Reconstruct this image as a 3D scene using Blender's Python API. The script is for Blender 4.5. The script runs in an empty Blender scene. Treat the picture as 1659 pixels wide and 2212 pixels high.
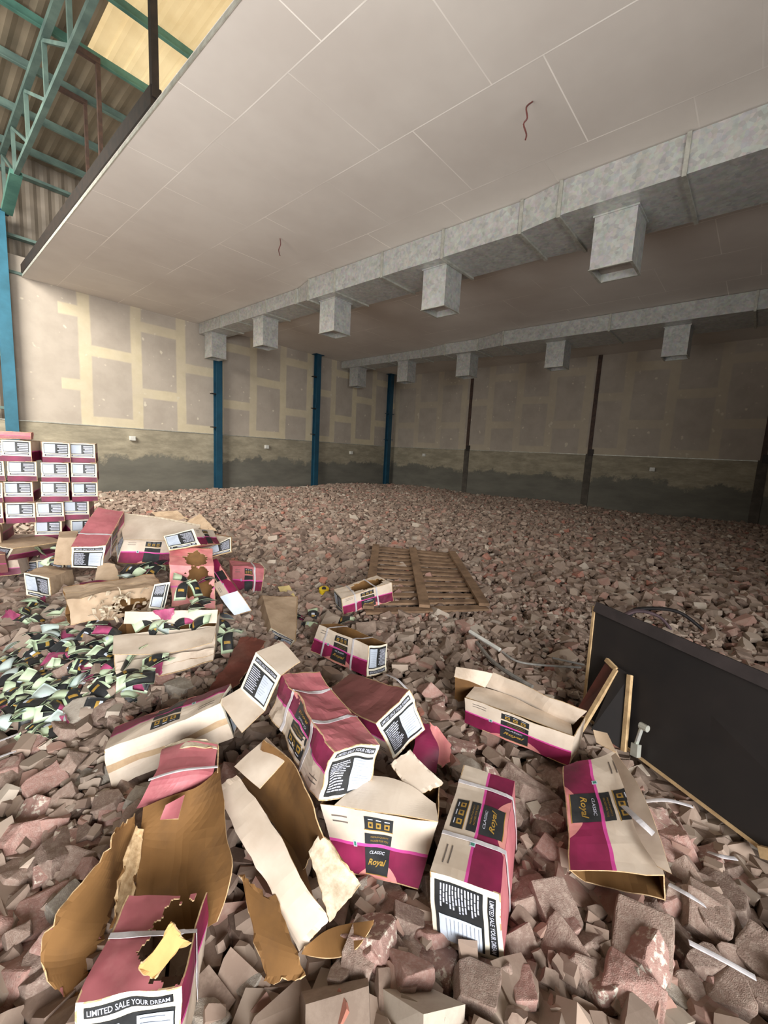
import bpy, bmesh, math, random, json
from mathutils import Vector, Matrix, noise
from math import sin, cos, pi, exp

# ---------------------------------------------------------------- camera, light, exposure
SC = bpy.context.scene
COL = SC.collection
cam_d = bpy.data.cameras.new('camera')
cam = bpy.data.objects.new('camera', cam_d)
COL.objects.link(cam)
cam_d.sensor_fit = 'HORIZONTAL'; cam_d.sensor_width = 36.0
cam_d.lens = 909.83 / 1659 * 36.0
cam_d.clip_start = 0.05; cam_d.clip_end = 200
R_ = Vector((0.664137, -0.745790, 0.052140)); U_ = Vector((0.068701, 0.130329, 0.989088)); F_ = Vector((0.744448, 0.653308, -0.137792))
CAM = Vector((0, 0, 1.5))
cam.matrix_world = Matrix(((R_[0], U_[0], -F_[0], CAM[0]), (R_[1], U_[1], -F_[1], CAM[1]), (R_[2], U_[2], -F_[2], CAM[2]), (0, 0, 0, 1)))
SC.camera = cam

world = bpy.data.worlds.new('world'); SC.world = world
world.use_nodes = True
wb = world.node_tree.nodes['Background']
wb.inputs[0].default_value = (1.0, 0.98, 0.95, 1)
wb.inputs[1].default_value = 0.09

def area_light(name, loc, target, sx, sy, power, color, spread=180):
    d = bpy.data.lights.new(name, 'AREA'); d.shape = 'RECTANGLE'; d.size = sx; d.size_y = sy
    d.energy = power; d.color = color; d.spread = math.radians(spread)
    o = bpy.data.objects.new(name, d); COL.objects.link(o)
    o.location = loc
    o.rotation_euler = (Vector(target) - Vector(loc)).to_track_quat('-Z', 'Y').to_euler()
    return o
# daylight through the open loading door behind the photographer
area_light('loading_door_daylight', (-2.4, -4.4, 2.3), (-0.4, 6.0, 0.7), 5.0, 3.0, 680, (1.0, 0.99, 0.97), 130)
# added fill lamp low in the left bay, brightening the ceiling and ducts
area_light('ceiling_fill_lamp', (-3.6, 3.4, 0.4), (-2.4, 3.6, 6.0), 5.0, 7.0, 1000, (1.0, 0.97, 0.93), 160)
# daylight through the roof lights of the taller bay on the left
area_light('roof_light_daylight', (-2.8, 9.0, 7.2), (2.4, 13.2, 2.0), 4.0, 5.0, 1500, (1.0, 0.95, 0.86), 130)
# noon sun over the building; it only reaches the inside through the translucent roof sheets
sun_d = bpy.data.lights.new('sun', 'SUN'); sun_d.energy = 5.0; sun_d.angle = 0.02; sun_d.color = (1.0, 0.96, 0.88)
sun = bpy.data.objects.new('sun', sun_d); COL.objects.link(sun); sun.location = (6, 4, 20)

SC.view_settings.view_transform = 'Standard'
SC.view_settings.look = 'None'
SC.view_settings.exposure = 0.0
SC.view_settings.gamma = 1.0
SC.view_settings.use_curve_mapping = False
try:
    SC.cycles.use_denoising = True
    SC.cycles.max_bounces = 8; SC.cycles.diffuse_bounces = 4; SC.cycles.glossy_bounces = 2
    SC.cycles.sample_clamp_indirect = 4.0
except Exception:
    pass

# ---------------------------------------------------------------- helpers
def s2l(c):
    return tuple(((x / 255) / 12.92 if x / 255 <= 0.04045 else ((x / 255 + 0.055) / 1.055) ** 2.4) for x in c)

def prop(o, label=None, cat=None, group=None, kind=None):
    if label: o['label'] = label
    if cat: o['category'] = cat
    if group: o['group'] = group
    if kind: o['kind'] = kind
    return o

def empty(name, loc, label, cat, group=None):
    o = bpy.data.objects.new(name, None); COL.objects.link(o); o.location = loc
    o.empty_display_size = 0.05
    return prop(o, label, cat, group)

def link_mesh(name, verts, faces, mats, midx=None, parent=None, smooth=False):
    """verts are world coordinates; the object origin sits on the parent's origin"""
    me = bpy.data.meshes.new(name)
    off = Vector((0, 0, 0)) if parent is None else parent_origin(parent)
    me.from_pydata([tuple(Vector(v) - off) for v in verts], [], faces)
    for m in (mats if isinstance(mats, (list, tuple)) else [mats]): me.materials.append(m)
    if midx: me.polygons.foreach_set('material_index', midx)
    if smooth: me.polygons.foreach_set('use_smooth', [True] * len(me.polygons))
    me.update()
    o = bpy.data.objects.new(name, me); COL.objects.link(o)
    if parent is not None: o.parent = parent
    return o

def parent_origin(p):
    v = Vector((0, 0, 0))
    while p is not None:
        v += Vector(p.location); p = p.parent
    return v

class MB:
    """collects geometry in world coordinates"""
    def __init__(self): self.v = []; self.f = []; self.m = []
    def add(self, vs, fs, mi=0):
        n = len(self.v); self.v += [Vector(x) for x in vs]; self.f += [tuple(i + n for i in f) for f in fs]; self.m += [mi] * len(fs)
        return self
    def box(self, lo, hi, mi=0):
        x0, y0, z0 = lo; x1, y1, z1 = hi
        return self.add([(x0,y0,z0),(x1,y0,z0),(x1,y1,z0),(x0,y1,z0),(x0,y0,z1),(x1,y0,z1),(x1,y1,z1),(x0,y1,z1)],
                        [(0,3,2,1),(4,5,6,7),(0,1,5,4),(1,2,6,5),(2,3,7,6),(3,0,4,7)], mi)
    def hexa(self, p, mi=0):
        return self.add(p, [(0,3,2,1),(4,5,6,7),(0,1,5,4),(1,2,6,5),(2,3,7,6),(3,0,4,7)], mi)
    def bar(self, a, b, w, h, up=(0, 0, 1), mi=0):
        a = Vector(a); b = Vector(b); d = (b - a).normalized(); s = d.cross(Vector(up))
        if s.length < 1e-4: s = d.cross(Vector((1, 0, 0)))
        s.normalize(); t = s.cross(d).normalized()
        s = s * w / 2; t = t * h / 2
        return self.hexa([a-s-t, a+s-t, b+s-t, b-s-t, a-s+t, a+s+t, b+s+t, b-s+t], mi)
    def tube(self, pts, r, n=8, mi=0, flat=1.0):
        pts = [Vector(p) for p in pts]; rings = []; base = len(self.v)
        for i, p in enumerate(pts):
            d = (pts[min(i+1, len(pts)-1)] - pts[max(i-1, 0)]).normalized()
            s = d.cross(Vector((0, 0, 1)))
            if s.length < 1e-3: s = Vector((1, 0, 0))
            s.normalize(); t = s.cross(d)
            for k in range(n):
                a = 2 * pi * k / n
                self.v.append(p + s * cos(a) * r + t * sin(a) * r * flat)
        for i in range(len(pts) - 1):
            for k in range(n):
                a = base + i*n + k; b = base + i*n + (k+1) % n
                self.f.append((a, b, b+n, a+n)); self.m.append(mi)
        self.f.append(tuple(base + k for k in reversed(range(n)))); self.m.append(mi)
        self.f.append(tuple(base + (len(pts)-1)*n + k for k in range(n))); self.m.append(mi)
        return self
    def build(self, name, mats, parent=None, smooth=False):
        return link_mesh(name, self.v, self.f, mats, self.m, parent, smooth)

def curve_pts(pts, n=5):
    """Catmull-Rom through points"""
    P = [Vector(p) for p in pts]
    if len(P) < 3:
        return [P[0].lerp(P[-1], i / n) for i in range(n + 1)]
    out = []
    for i in range(len(P) - 1):
        p0 = P[max(i-1, 0)]; p1 = P[i]; p2 = P[i+1]; p3 = P[min(i+2, len(P)-1)]
        for k in range(n):
            t = k / n
            out.append(0.5 * ((2*p1) + (p2-p0)*t + (2*p0-5*p1+4*p2-p3)*t*t + (3*p1-p0-3*p2+p3)*t**3))
    out.append(P[-1]); return out

# ---------------------------------------------------------------- materials
def new_mat(name, rough=0.8, metal=0.0):
    m = bpy.data.materials.new(name); m.use_nodes = True
    b = m.node_tree.nodes['Principled BSDF']
    b.inputs['Roughness'].default_value = rough; b.inputs['Metallic'].default_value = metal
    return m, m.node_tree, b

def nd(t, kind, **k):
    n = t.nodes.new(kind)
    for a, v in k.items(): setattr(n, a, v)
    return n

def noise_mix(t, vec, scale, c1, c2, lo=0.35, hi=0.65, detail=4, rough=0.6):
    n = nd(t, 'ShaderNodeTexNoise'); n.inputs['Scale'].default_value = scale; n.inputs['Detail'].default_value = detail
    n.inputs['Roughness'].default_value = rough
    if vec is not None: t.links.new(vec, n.inputs['Vector'])
    r = nd(t, 'ShaderNodeMapRange'); r.inputs[1].default_value = lo; r.inputs[2].default_value = hi; r.clamp = True
    t.links.new(n.outputs['Fac'], r.inputs[0])
    mx = nd(t, 'ShaderNodeMix', data_type='RGBA')
    t.links.new(r.outputs[0], mx.inputs[0])
    for i, c in ((6, c1), (7, c2)):
        if isinstance(c, tuple): mx.inputs[i].default_value = (*c[:3], 1)
        else: t.links.new(c, mx.inputs[i])
    return mx.outputs[2], n.outputs['Fac']

def geo_vec(t, obj=True):
    return nd(t, 'ShaderNodeTexCoord').outputs['Object'] if obj else nd(t, 'ShaderNodeNewGeometry').outputs['Position']

def bump(t, b, h, strength, dist=0.01):
    n = nd(t, 'ShaderNodeBump'); n.inputs['Strength'].default_value = strength; n.inputs['Distance'].default_value = dist
    t.links.new(h, n.inputs['Height']); t.links.new(n.outputs[0], b.inputs['Normal'])

def mottled(name, c1, c2, scale=8, rough=0.8, metal=0.0, bscale=None, bstr=0.15, bdist=0.004, lo=0.35, hi=0.65, dust=None, dscale=3.0, dlo=0.5, dhi=0.75):
    m, t, b = new_mat(name, rough, metal)
    v = geo_vec(t)
    col, h = noise_mix(t, v, scale, s2l(c1), s2l(c2), lo, hi)
    if dust: col, _ = noise_mix(t, v, dscale, col, s2l(dust), dlo, dhi, 6, 0.7)
    t.links.new(col, b.inputs['Base Color'])
    if bscale:
        n = nd(t, 'ShaderNodeTexNoise'); n.inputs['Scale'].default_value = bscale; n.inputs['Detail'].default_value = 6
        t.links.new(v, n.inputs['Vector']); bump(t, b, n.outputs['Fac'], bstr, bdist)
    return m

# cardboard, printed outside and brown inside
M = {}
M['cream'] = mottled('cardboard_cream', (222, 207, 190), (200, 182, 163), 5, 0.75, bscale=60, bstr=0.12, bdist=0.002, dust=(150, 126, 106), dscale=2.5, dlo=0.58, dhi=0.85)
M['buff'] = mottled('cardboard_buff', (196, 172, 146), (170, 146, 120), 5, 0.8, bscale=60, bstr=0.12, bdist=0.002, dust=(136, 112, 92), dscale=2.5, dlo=0.55, dhi=0.85)
M['magenta'] = mottled('print_magenta', (148, 36, 82), (92, 20, 48), 4, 0.5, dust=(170, 110, 120), dscale=3.5, dlo=0.62, dhi=0.9)
M['hotpink'] = mottled('print_hot_pink', (224, 84, 168), (196, 66, 142), 6, 0.5)
M['peach'] = mottled('print_peach', (226, 154, 146), (204, 120, 124), 6, 0.55)
M['rose'] = mottled('cardboard_rose', (196, 118, 124), (156, 82, 90), 4, 0.6, bscale=30, bstr=0.15, bdist=0.003, dust=(204, 152, 148), dscale=2.2, dlo=0.5, dhi=0.85)
M['rosedull'] = mottled('cardboard_dull_rose', (150, 92, 90), (118, 68, 66), 4, 0.7, bscale=30, bstr=0.15, bdist=0.003, dust=(136, 108, 92), dscale=2.2, dlo=0.5, dhi=0.8)
M['rust'] = mottled('cardboard_rust', (132, 74, 60), (96, 52, 42), 5, 0.8, bscale=30, bstr=0.2, bdist=0.003, dust=(150, 112, 100), dscale=3, dlo=0.5, dhi=0.8)
M['kraft'] = mottled('cardboard_kraft', (136, 98, 54), (110, 77, 40), 3, 0.85, bscale=80, bstr=0.12, bdist=0.002, dust=(100, 72, 44), dscale=3)
M['kraftlight'] = mottled('cardboard_light_tan', (212, 170, 108), (186, 144, 88), 8, 0.85, bscale=60, bstr=0.2, bdist=0.003)
M['edge'] = mottled('cardboard_torn_edge', (214, 186, 146), (176, 144, 104), 60, 0.9)
M['shred'] = mottled('cardboard_shredded_cream', (226, 212, 190), (190, 172, 146), 40, 0.9, bscale=80, bstr=0.3, bdist=0.004)
M['labelcream'] = mottled('print_pale_cream', (246, 241, 224), (236, 229, 208), 10, 0.6)
M['black'] = mottled('print_black', (34, 36, 38), (52, 54, 56), 12, 0.45)
M['gold'] = mottled('print_gold', (186, 148, 66), (150, 118, 54), 30, 0.5)
M['ink'] = mottled('print_pale_ink', (214, 218, 232), (186, 190, 206), 40, 0.5)
M['sticker'] = mottled('paper_sticker', (208, 217, 230), (192, 203, 219), 8, 0.55)
M['stickerink'] = mottled('print_grey_ink', (150, 158, 172), (176, 184, 196), 60, 0.6)
M['greydot'] = mottled('print_dark_ink', (96, 88, 82), (120, 108, 100), 40, 0.7)
M['vegdot'] = mottled('print_green_mark', (70, 140, 120), (60, 120, 104), 30, 0.5)
M['strap'] = mottled('plastic_strap_white', (214, 210, 212), (186, 182, 186), 20, 0.35)
M['strapgrey'] = mottled('plastic_strap_grey', (150, 146, 140), (120, 118, 114), 20, 0.5)
M['tape'] = mottled('packing_tape', (196, 170, 138), (178, 150, 120), 20, 0.3)
M['mint'] = mottled('pouch_mint', (216, 234, 202), (188, 212, 176), 14, 0.4)
M['mintblue'] = mottled('pouch_pale_blue', (214, 230, 226), (188, 208, 206), 14, 0.4)
M['film'] = mottled('plastic_film_pink', (190, 88, 130), (140, 56, 92), 12, 0.3, bscale=14, bstr=0.4, bdist=0.01)
M['paper'] = mottled('paper_yellow', (226, 206, 146), (206, 184, 122), 8, 0.8)
M['blacksteel'] = mottled('steel_black', (26, 22, 20), (44, 34, 28), 10, 0.6)
M['brownsteel'] = mottled('steel_brown', (84, 62, 52), (60, 46, 40), 10, 0.7)
M['green'] = mottled('paint_green', (84, 128, 114), (64, 104, 94), 3, 0.6)
M['greengrey'] = mottled('paint_grey_green', (98, 120, 112), (72, 92, 88), 3, 0.6)
M['blue'] = mottled('paint_blue', (28, 76, 98), (22, 62, 82), 2.5, 0.5)
M['bluebright'] = mottled('paint_light_blue', (50, 106, 128), (40, 90, 108), 2.5, 0.5)
M['wood'] = mottled('wood_weathered', (150, 122, 96), (112, 88, 68), 6, 0.85, bscale=40, bstr=0.3, bdist=0.004)
M['woodlight'] = mottled('plywood_edge', (206, 176, 132), (172, 142, 104), 20, 0.8)
M['ply'] = mottled('film_faced_ply_black', (22, 19, 20), (34, 29, 28), 2.2, 0.6, bscale=20, bstr=0.05, dust=(52, 45, 42), dscale=1.6, dlo=0.6, dhi=0.95)
M['plyedge'] = mottled('ply_dull_batten', (58, 50, 50), (44, 38, 38), 6, 0.7)
M['plyred'] = mottled('film_faced_ply_red', (112, 52, 40), (74, 36, 30), 4, 0.5)
M['white'] = mottled('plastic_white', (226, 226, 220), (204, 204, 198), 10, 0.4)
M['yellow'] = mottled('plastic_yellow', (216, 190, 40), (186, 150, 30), 10, 0.4)
M['rubber'] = mottled('rubber_black', (24, 22, 24), (40, 36, 38), 10, 0.6)
M['mauve'] = mottled('plastic_mauve', (110, 92, 98), (84, 70, 76), 10, 0.5)
M['wire'] = mottled('wire_red', (110, 58, 54), (84, 44, 42), 10, 0.6)

def galv():
    m, t, b = new_mat('galvanised_steel', 0.42, 0.25)
    v = geo_vec(t)
    vor = nd(t, 'ShaderNodeTexVoronoi'); vor.inputs['Scale'].default_value = 22; t.links.new(v, vor.inputs['Vector'])
    col, _ = noise_mix(t, v, 7, s2l((190, 192, 178)), s2l((158, 160, 147)), 0.3, 0.7, 6)
    mx = nd(t, 'ShaderNodeMix', data_type='RGBA'); mx.inputs[0].default_value = 0.16
    t.links.new(col, mx.inputs[6]); t.links.new(vor.outputs['Color'], mx.inputs[7])
    hs = nd(t, 'ShaderNodeHueSaturation'); hs.inputs['Saturation'].default_value = 0.35; t.links.new(mx.outputs[2], hs.inputs['Color'])
    t.links.new(hs.outputs[0], b.inputs['Base Color'])
    return m
M['galv'] = galv()
M['galvrim'] = mottled('galvanised_flange', (198, 198, 188), (168, 168, 158), 10, 0.4, 0.4)
M['galvin'] = mottled('duct_lining', (168, 158, 148), (146, 136, 128), 6, 0.7)

def gypsum(name, axis, phase, pale_below, band1=(208, 196, 168), band2=(200, 188, 158)):
    """grey boards with broad cream bands of jointing compound, staggered"""
    m, t, b = new_mat(name, 0.85)
    geo = nd(t, 'ShaderNodeNewGeometry'); sep = nd(t, 'ShaderNodeSeparateXYZ'); t.links.new(geo.outputs['Position'], sep.inputs[0])
    def add(o, c):
        n = nd(t, 'ShaderNodeMath', operation='ADD'); t.links.new(o, n.inputs[0]); n.inputs[1].default_value = c; return n.outputs[0]
    wob = nd(t, 'ShaderNodeTexNoise'); wob.inputs['Scale'].default_value = 1.3; wob.inputs['Detail'].default_value = 3
    t.links.new(geo.outputs['Position'], wob.inputs['Vector'])
    def wobble(o, k):
        n = nd(t, 'ShaderNodeMath', operation='MULTIPLY_ADD'); t.links.new(wob.outputs['Fac'], n.inputs[0]); n.inputs[1].default_value = k; t.links.new(o, n.inputs[2]); return n.outputs[0]
    comb = nd(t, 'ShaderNodeCombineXYZ')
    t.links.new(wobble(add(sep.outputs['Z'], 1.82 * 10 - 2.85 - 0.03), 0.06), comb.inputs[0])
    t.links.new(wobble(add(sep.outputs[axis], -phase + 1.225 * 40 - 0.03), 0.06), comb.inputs[1])
    br = nd(t, 'ShaderNodeTexBrick'); br.offset = 0.5; br.offset_frequency = 2
    br.inputs['Scale'].default_value = 1.0; br.inputs['Brick Width'].default_value = 1.82; br.inputs['Row Height'].default_value = 1.225
    br.inputs['Mortar Size'].default_value = 0.16; br.inputs['Mortar Smooth'].default_value = 0.3
    t.links.new(comb.outputs[0], br.inputs['Vector'])
    g1, _ = noise_mix(t, geo.outputs['Position'], 2.2, s2l((168, 158, 146)), s2l((178, 168, 156)))
    g2, _ = noise_mix(t, geo.outputs['Position'], 5, s2l(band1), s2l(band2))
    # keep the first boards by the blue column nearly bare of compound
    lt = nd(t, 'ShaderNodeMath', operation='GREATER_THAN'); t.links.new(sep.outputs[axis], lt.inputs[0]); lt.inputs[1].default_value = pale_below
    mu = nd(t, 'ShaderNodeMath', operation='MULTIPLY'); t.links.new(br.outputs['Fac'], mu.inputs[0]); t.links.new(lt.outputs[0], mu.inputs[1])
    # fade bands unevenly
    n2 = nd(t, 'ShaderNodeTexNoise'); n2.inputs['Scale'].default_value = 0.9; t.links.new(geo.outputs['Position'], n2.inputs['Vector'])
    mr = nd(t, 'ShaderNodeMapRange'); mr.inputs[1].default_value = 0.3; mr.inputs[2].default_value = 0.7; mr.inputs[3].default_value = 0.55; mr.inputs[4].default_value = 1.0
    t.links.new(n2.outputs['Fac'], mr.inputs[0])
    mu2 = nd(t, 'ShaderNodeMath', operation='MULTIPLY'); t.links.new(mu.outputs[0], mu2.inputs[0]); t.links.new(mr.outputs[0], mu2.inputs[1])
    mx = nd(t, 'ShaderNodeMix', data_type='RGBA'); t.links.new(mu2.outputs[0], mx.inputs[0]); t.links.new(g1, mx.inputs[6]); t.links.new(g2, mx.inputs[7])
    # screw spots dabbed with compound
    sp, _ = noise_mix(t, geo.outputs['Position'], 6.5, mx.outputs[2], s2l((206, 198, 180)), 0.72, 0.78, 1, 0.3)
    t.links.new(sp, b.inputs['Base Color'])
    return m
M['gyp_back'] = gypsum('plasterboard_back', 'X', 3.28, 2.75)
M['gyp_right'] = gypsum('plasterboard_right', 'Y', 6.0, -20.0, (190, 179, 158), (184, 172, 152))

def ceiling_mat():
    m, t, b = new_mat('ceiling_board', 0.8)
    geo = nd(t, 'ShaderNodeNewGeometry'); sep = nd(t, 'ShaderNodeSeparateXYZ'); t.links.new(geo.outputs['Position'], sep.inputs[0])
    comb = nd(t, 'ShaderNodeCombineXYZ')
    for i, (ax, ph) in enumerate((('Y', 30 * 1.5 - 0.46), ('X', 20 * 1.34 - 2.75))):
        n = nd(t, 'ShaderNodeMath', operation='ADD'); t.links.new(sep.outputs[ax], n.inputs[0]); n.inputs[1].default_value = ph; t.links.new(n.outputs[0], comb.inputs[i])
    br = nd(t, 'ShaderNodeTexBrick'); br.offset = 0.66; br.offset_frequency = 2
    br.inputs['Scale'].default_value = 1.0; br.inputs['Brick Width'].default_value = 1.5; br.inputs['Row Height'].default_value = 1.34
    br.inputs['Mortar Size'].default_value = 0.008; br.inputs['Mortar Smooth'].default_value = 0.3
    t.links.new(comb.outputs[0], br.inputs['Vector'])
    g, h = noise_mix(t, geo.outputs['Position'], 0.7, s2l((216, 209, 201)), s2l((206, 198, 190)))
    # joints show in stretches only
    n2 = nd(t, 'ShaderNodeTexNoise'); n2.inputs['Scale'].default_value = 0.8; t.links.new(geo.outputs['Position'], n2.inputs['Vector'])
    mr = nd(t, 'ShaderNodeMapRange'); mr.inputs[1].default_value = 0.42; mr.inputs[2].default_value = 0.62; t.links.new(n2.outputs['Fac'], mr.inputs[0])
    mu = nd(t, 'ShaderNodeMath', operation='MULTIPLY'); t.links.new(br.outputs['Fac'], mu.inputs[0]); t.links.new(mr.outputs[0], mu.inputs[1])
    mx = nd(t, 'ShaderNodeMix', data_type='RGBA'); t.links.new(mu.outputs[0], mx.inputs[0]); t.links.new(g, mx.inputs[6]); mx.inputs[7].default_value = (*s2l((248, 242, 234)), 1)
    t.links.new(mx.outputs[2], b.inputs['Base Color'])
    bump(t, b, br.outputs['Fac'], 0.25, 0.006)
    return m
M['ceiling'] = ceiling_mat()

def concrete():
    m, t, b = new_mat('plastered_dwarf_wall', 0.9)
    geo = nd(t, 'ShaderNodeNewGeometry'); sep = nd(t, 'ShaderNodeSeparateXYZ'); t.links.new(geo.outputs['Position'], sep.inputs[0])
    mp = nd(t, 'ShaderNodeMapping'); mp.inputs['Scale'].default_value = (1, 1, 3.2); t.links.new(geo.outputs['Position'], mp.inputs[0])
    up, h = noise_mix(t, mp.outputs[0], 1.6, s2l((138, 131, 113)), s2l((172, 163, 142)), 0.4, 0.68, 7, 0.7)
    lo, _ = noise_mix(t, mp.outputs[0], 1.0, s2l((100, 98, 90)), s2l((116, 114, 104)), 0.35, 0.65, 5)
    n = nd(t, 'ShaderNodeTexNoise'); n.inputs['Scale'].default_value = 1.1; n.inputs['Detail'].default_value = 9; n.inputs['Roughness'].default_value = 0.72; t.links.new(geo.outputs['Position'], n.inputs['Vector'])
    ma = nd(t, 'ShaderNodeMath', operation='MULTIPLY_ADD'); t.links.new(n.outputs['Fac'], ma.inputs[0]); ma.inputs[1].default_value = -1.5; t.links.new(sep.outputs['Z'], ma.inputs[2])
    mr = nd(t, 'ShaderNodeMapRange'); mr.inputs[1].default_value = 0.22; mr.inputs[2].default_value = 0.34; t.links.new(ma.outputs[0], mr.inputs[0])
    mx = nd(t, 'ShaderNodeMix', data_type='RGBA'); t.links.new(mr.outputs[0], mx.inputs[0]); t.links.new(lo, mx.inputs[6]); t.links.new(up, mx.inputs[7])
    t.links.new(mx.outputs[2], b.inputs['Base Color'])
    bump(t, b, h, 0.3, 0.02)
    return m
M['concrete'] = concrete()
M['dirt'] = mottled('dirt_floor', (92, 76, 64), (66, 54, 46), 6, 0.95, bscale=20, bstr=0.5, bdist=0.02)
M['sheet'] = mottled('roof_sheet', (128, 116, 98), (110, 100, 84), 1.2, 0.6)
def translucent_sheet():
    m, t, b = new_mat('translucent_roof_sheet', 0.6)
    out = t.nodes['Material Output']; tr = nd(t, 'ShaderNodeBsdfTranslucent'); ms = nd(t, 'ShaderNodeMixShader'); ms.inputs[0].default_value = 0.55
    col, _ = noise_mix(t, geo_vec(t), 0.8, s2l((226, 206, 164)), s2l((206, 182, 138)))
    t.links.new(col, tr.inputs[0]); t.links.new(col, b.inputs['Base Color'])
    t.links.new(b.outputs[0], ms.inputs[1]); t.links.new(tr.outputs[0], ms.inputs[2]); t.links.new(ms.outputs[0], out.inputs[0])
    return m
M['lightsheet'] = translucent_sheet()
M['clad'] = mottled('wall_cladding', (118, 108, 96), (100, 92, 82), 1.2, 0.65)

def brick_mat(name, use_attr):
    m, t, b = new_mat(name, 0.92)
    v = geo_vec(t)
    if use_attr:
        at = nd(t, 'ShaderNodeAttribute'); at.attribute_name = 'tone'; base = at.outputs['Color']
    else:
        oi = nd(t, 'ShaderNodeObjectInfo'); cr = nd(t, 'ShaderNodeValToRGB'); t.links.new(oi.outputs['Random'], cr.inputs[0])
        cr.color_ramp.interpolation = 'LINEAR'
        base = cr.outputs['Color']; m['ramp'] = 1
        return m, t, b, v, cr
    col, h = noise_mix(t, v, 14, base, s2l((168, 150, 136)), 0.45, 0.8, 6, 0.7)
    t.links.new(col, b.inputs['Base Color'])
    return m
M['stones'] = brick_mat('brick_rubble', True)

def chunk_mat(name, ca, cb, dust, crust=None):
    m, t, b = new_mat(name, 0.92)
    v = geo_vec(t)
    oi = nd(t, 'ShaderNodeObjectInfo')
    mx = nd(t, 'ShaderNodeMix', data_type='RGBA'); t.links.new(oi.outputs['Random'], mx.inputs[0])
    mx.inputs[6].default_value = (*s2l(ca), 1); mx.inputs[7].default_value = (*s2l(cb), 1)
    col, h = noise_mix(t, v, 9, mx.outputs[2], s2l(dust), 0.45, 0.75, 8, 0.72)
    if crust: col, _ = noise_mix(t, v, 4.5, col, s2l(crust), 0.54, 0.6, 6, 0.65)
    t.links.new(col, b.inputs['Base Color'])
    n = nd(t, 'ShaderNodeTexNoise'); n.inputs['Scale'].default_value = 45; n.inputs['Detail'].default_value = 8; t.links.new(v, n.inputs['Vector'])
    bump(t, b, n.outputs['Fac'], 0.5, 0.008)
    return m
CH = {'brown': chunk_mat('brick_brown', (150, 127, 115), (130, 109, 99), (178, 162, 149)),
      'pink': chunk_mat('brick_pink', (174, 136, 126), (156, 120, 111), (190, 168, 157)),
      'grey': chunk_mat('mortar_grey', (172, 162, 150), (152, 144, 134), (190, 182, 170)),
      'crust': chunk_mat('brick_mortar_crust', (168, 132, 122), (150, 118, 109), (184, 160, 149), (216, 206, 192))}

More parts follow.
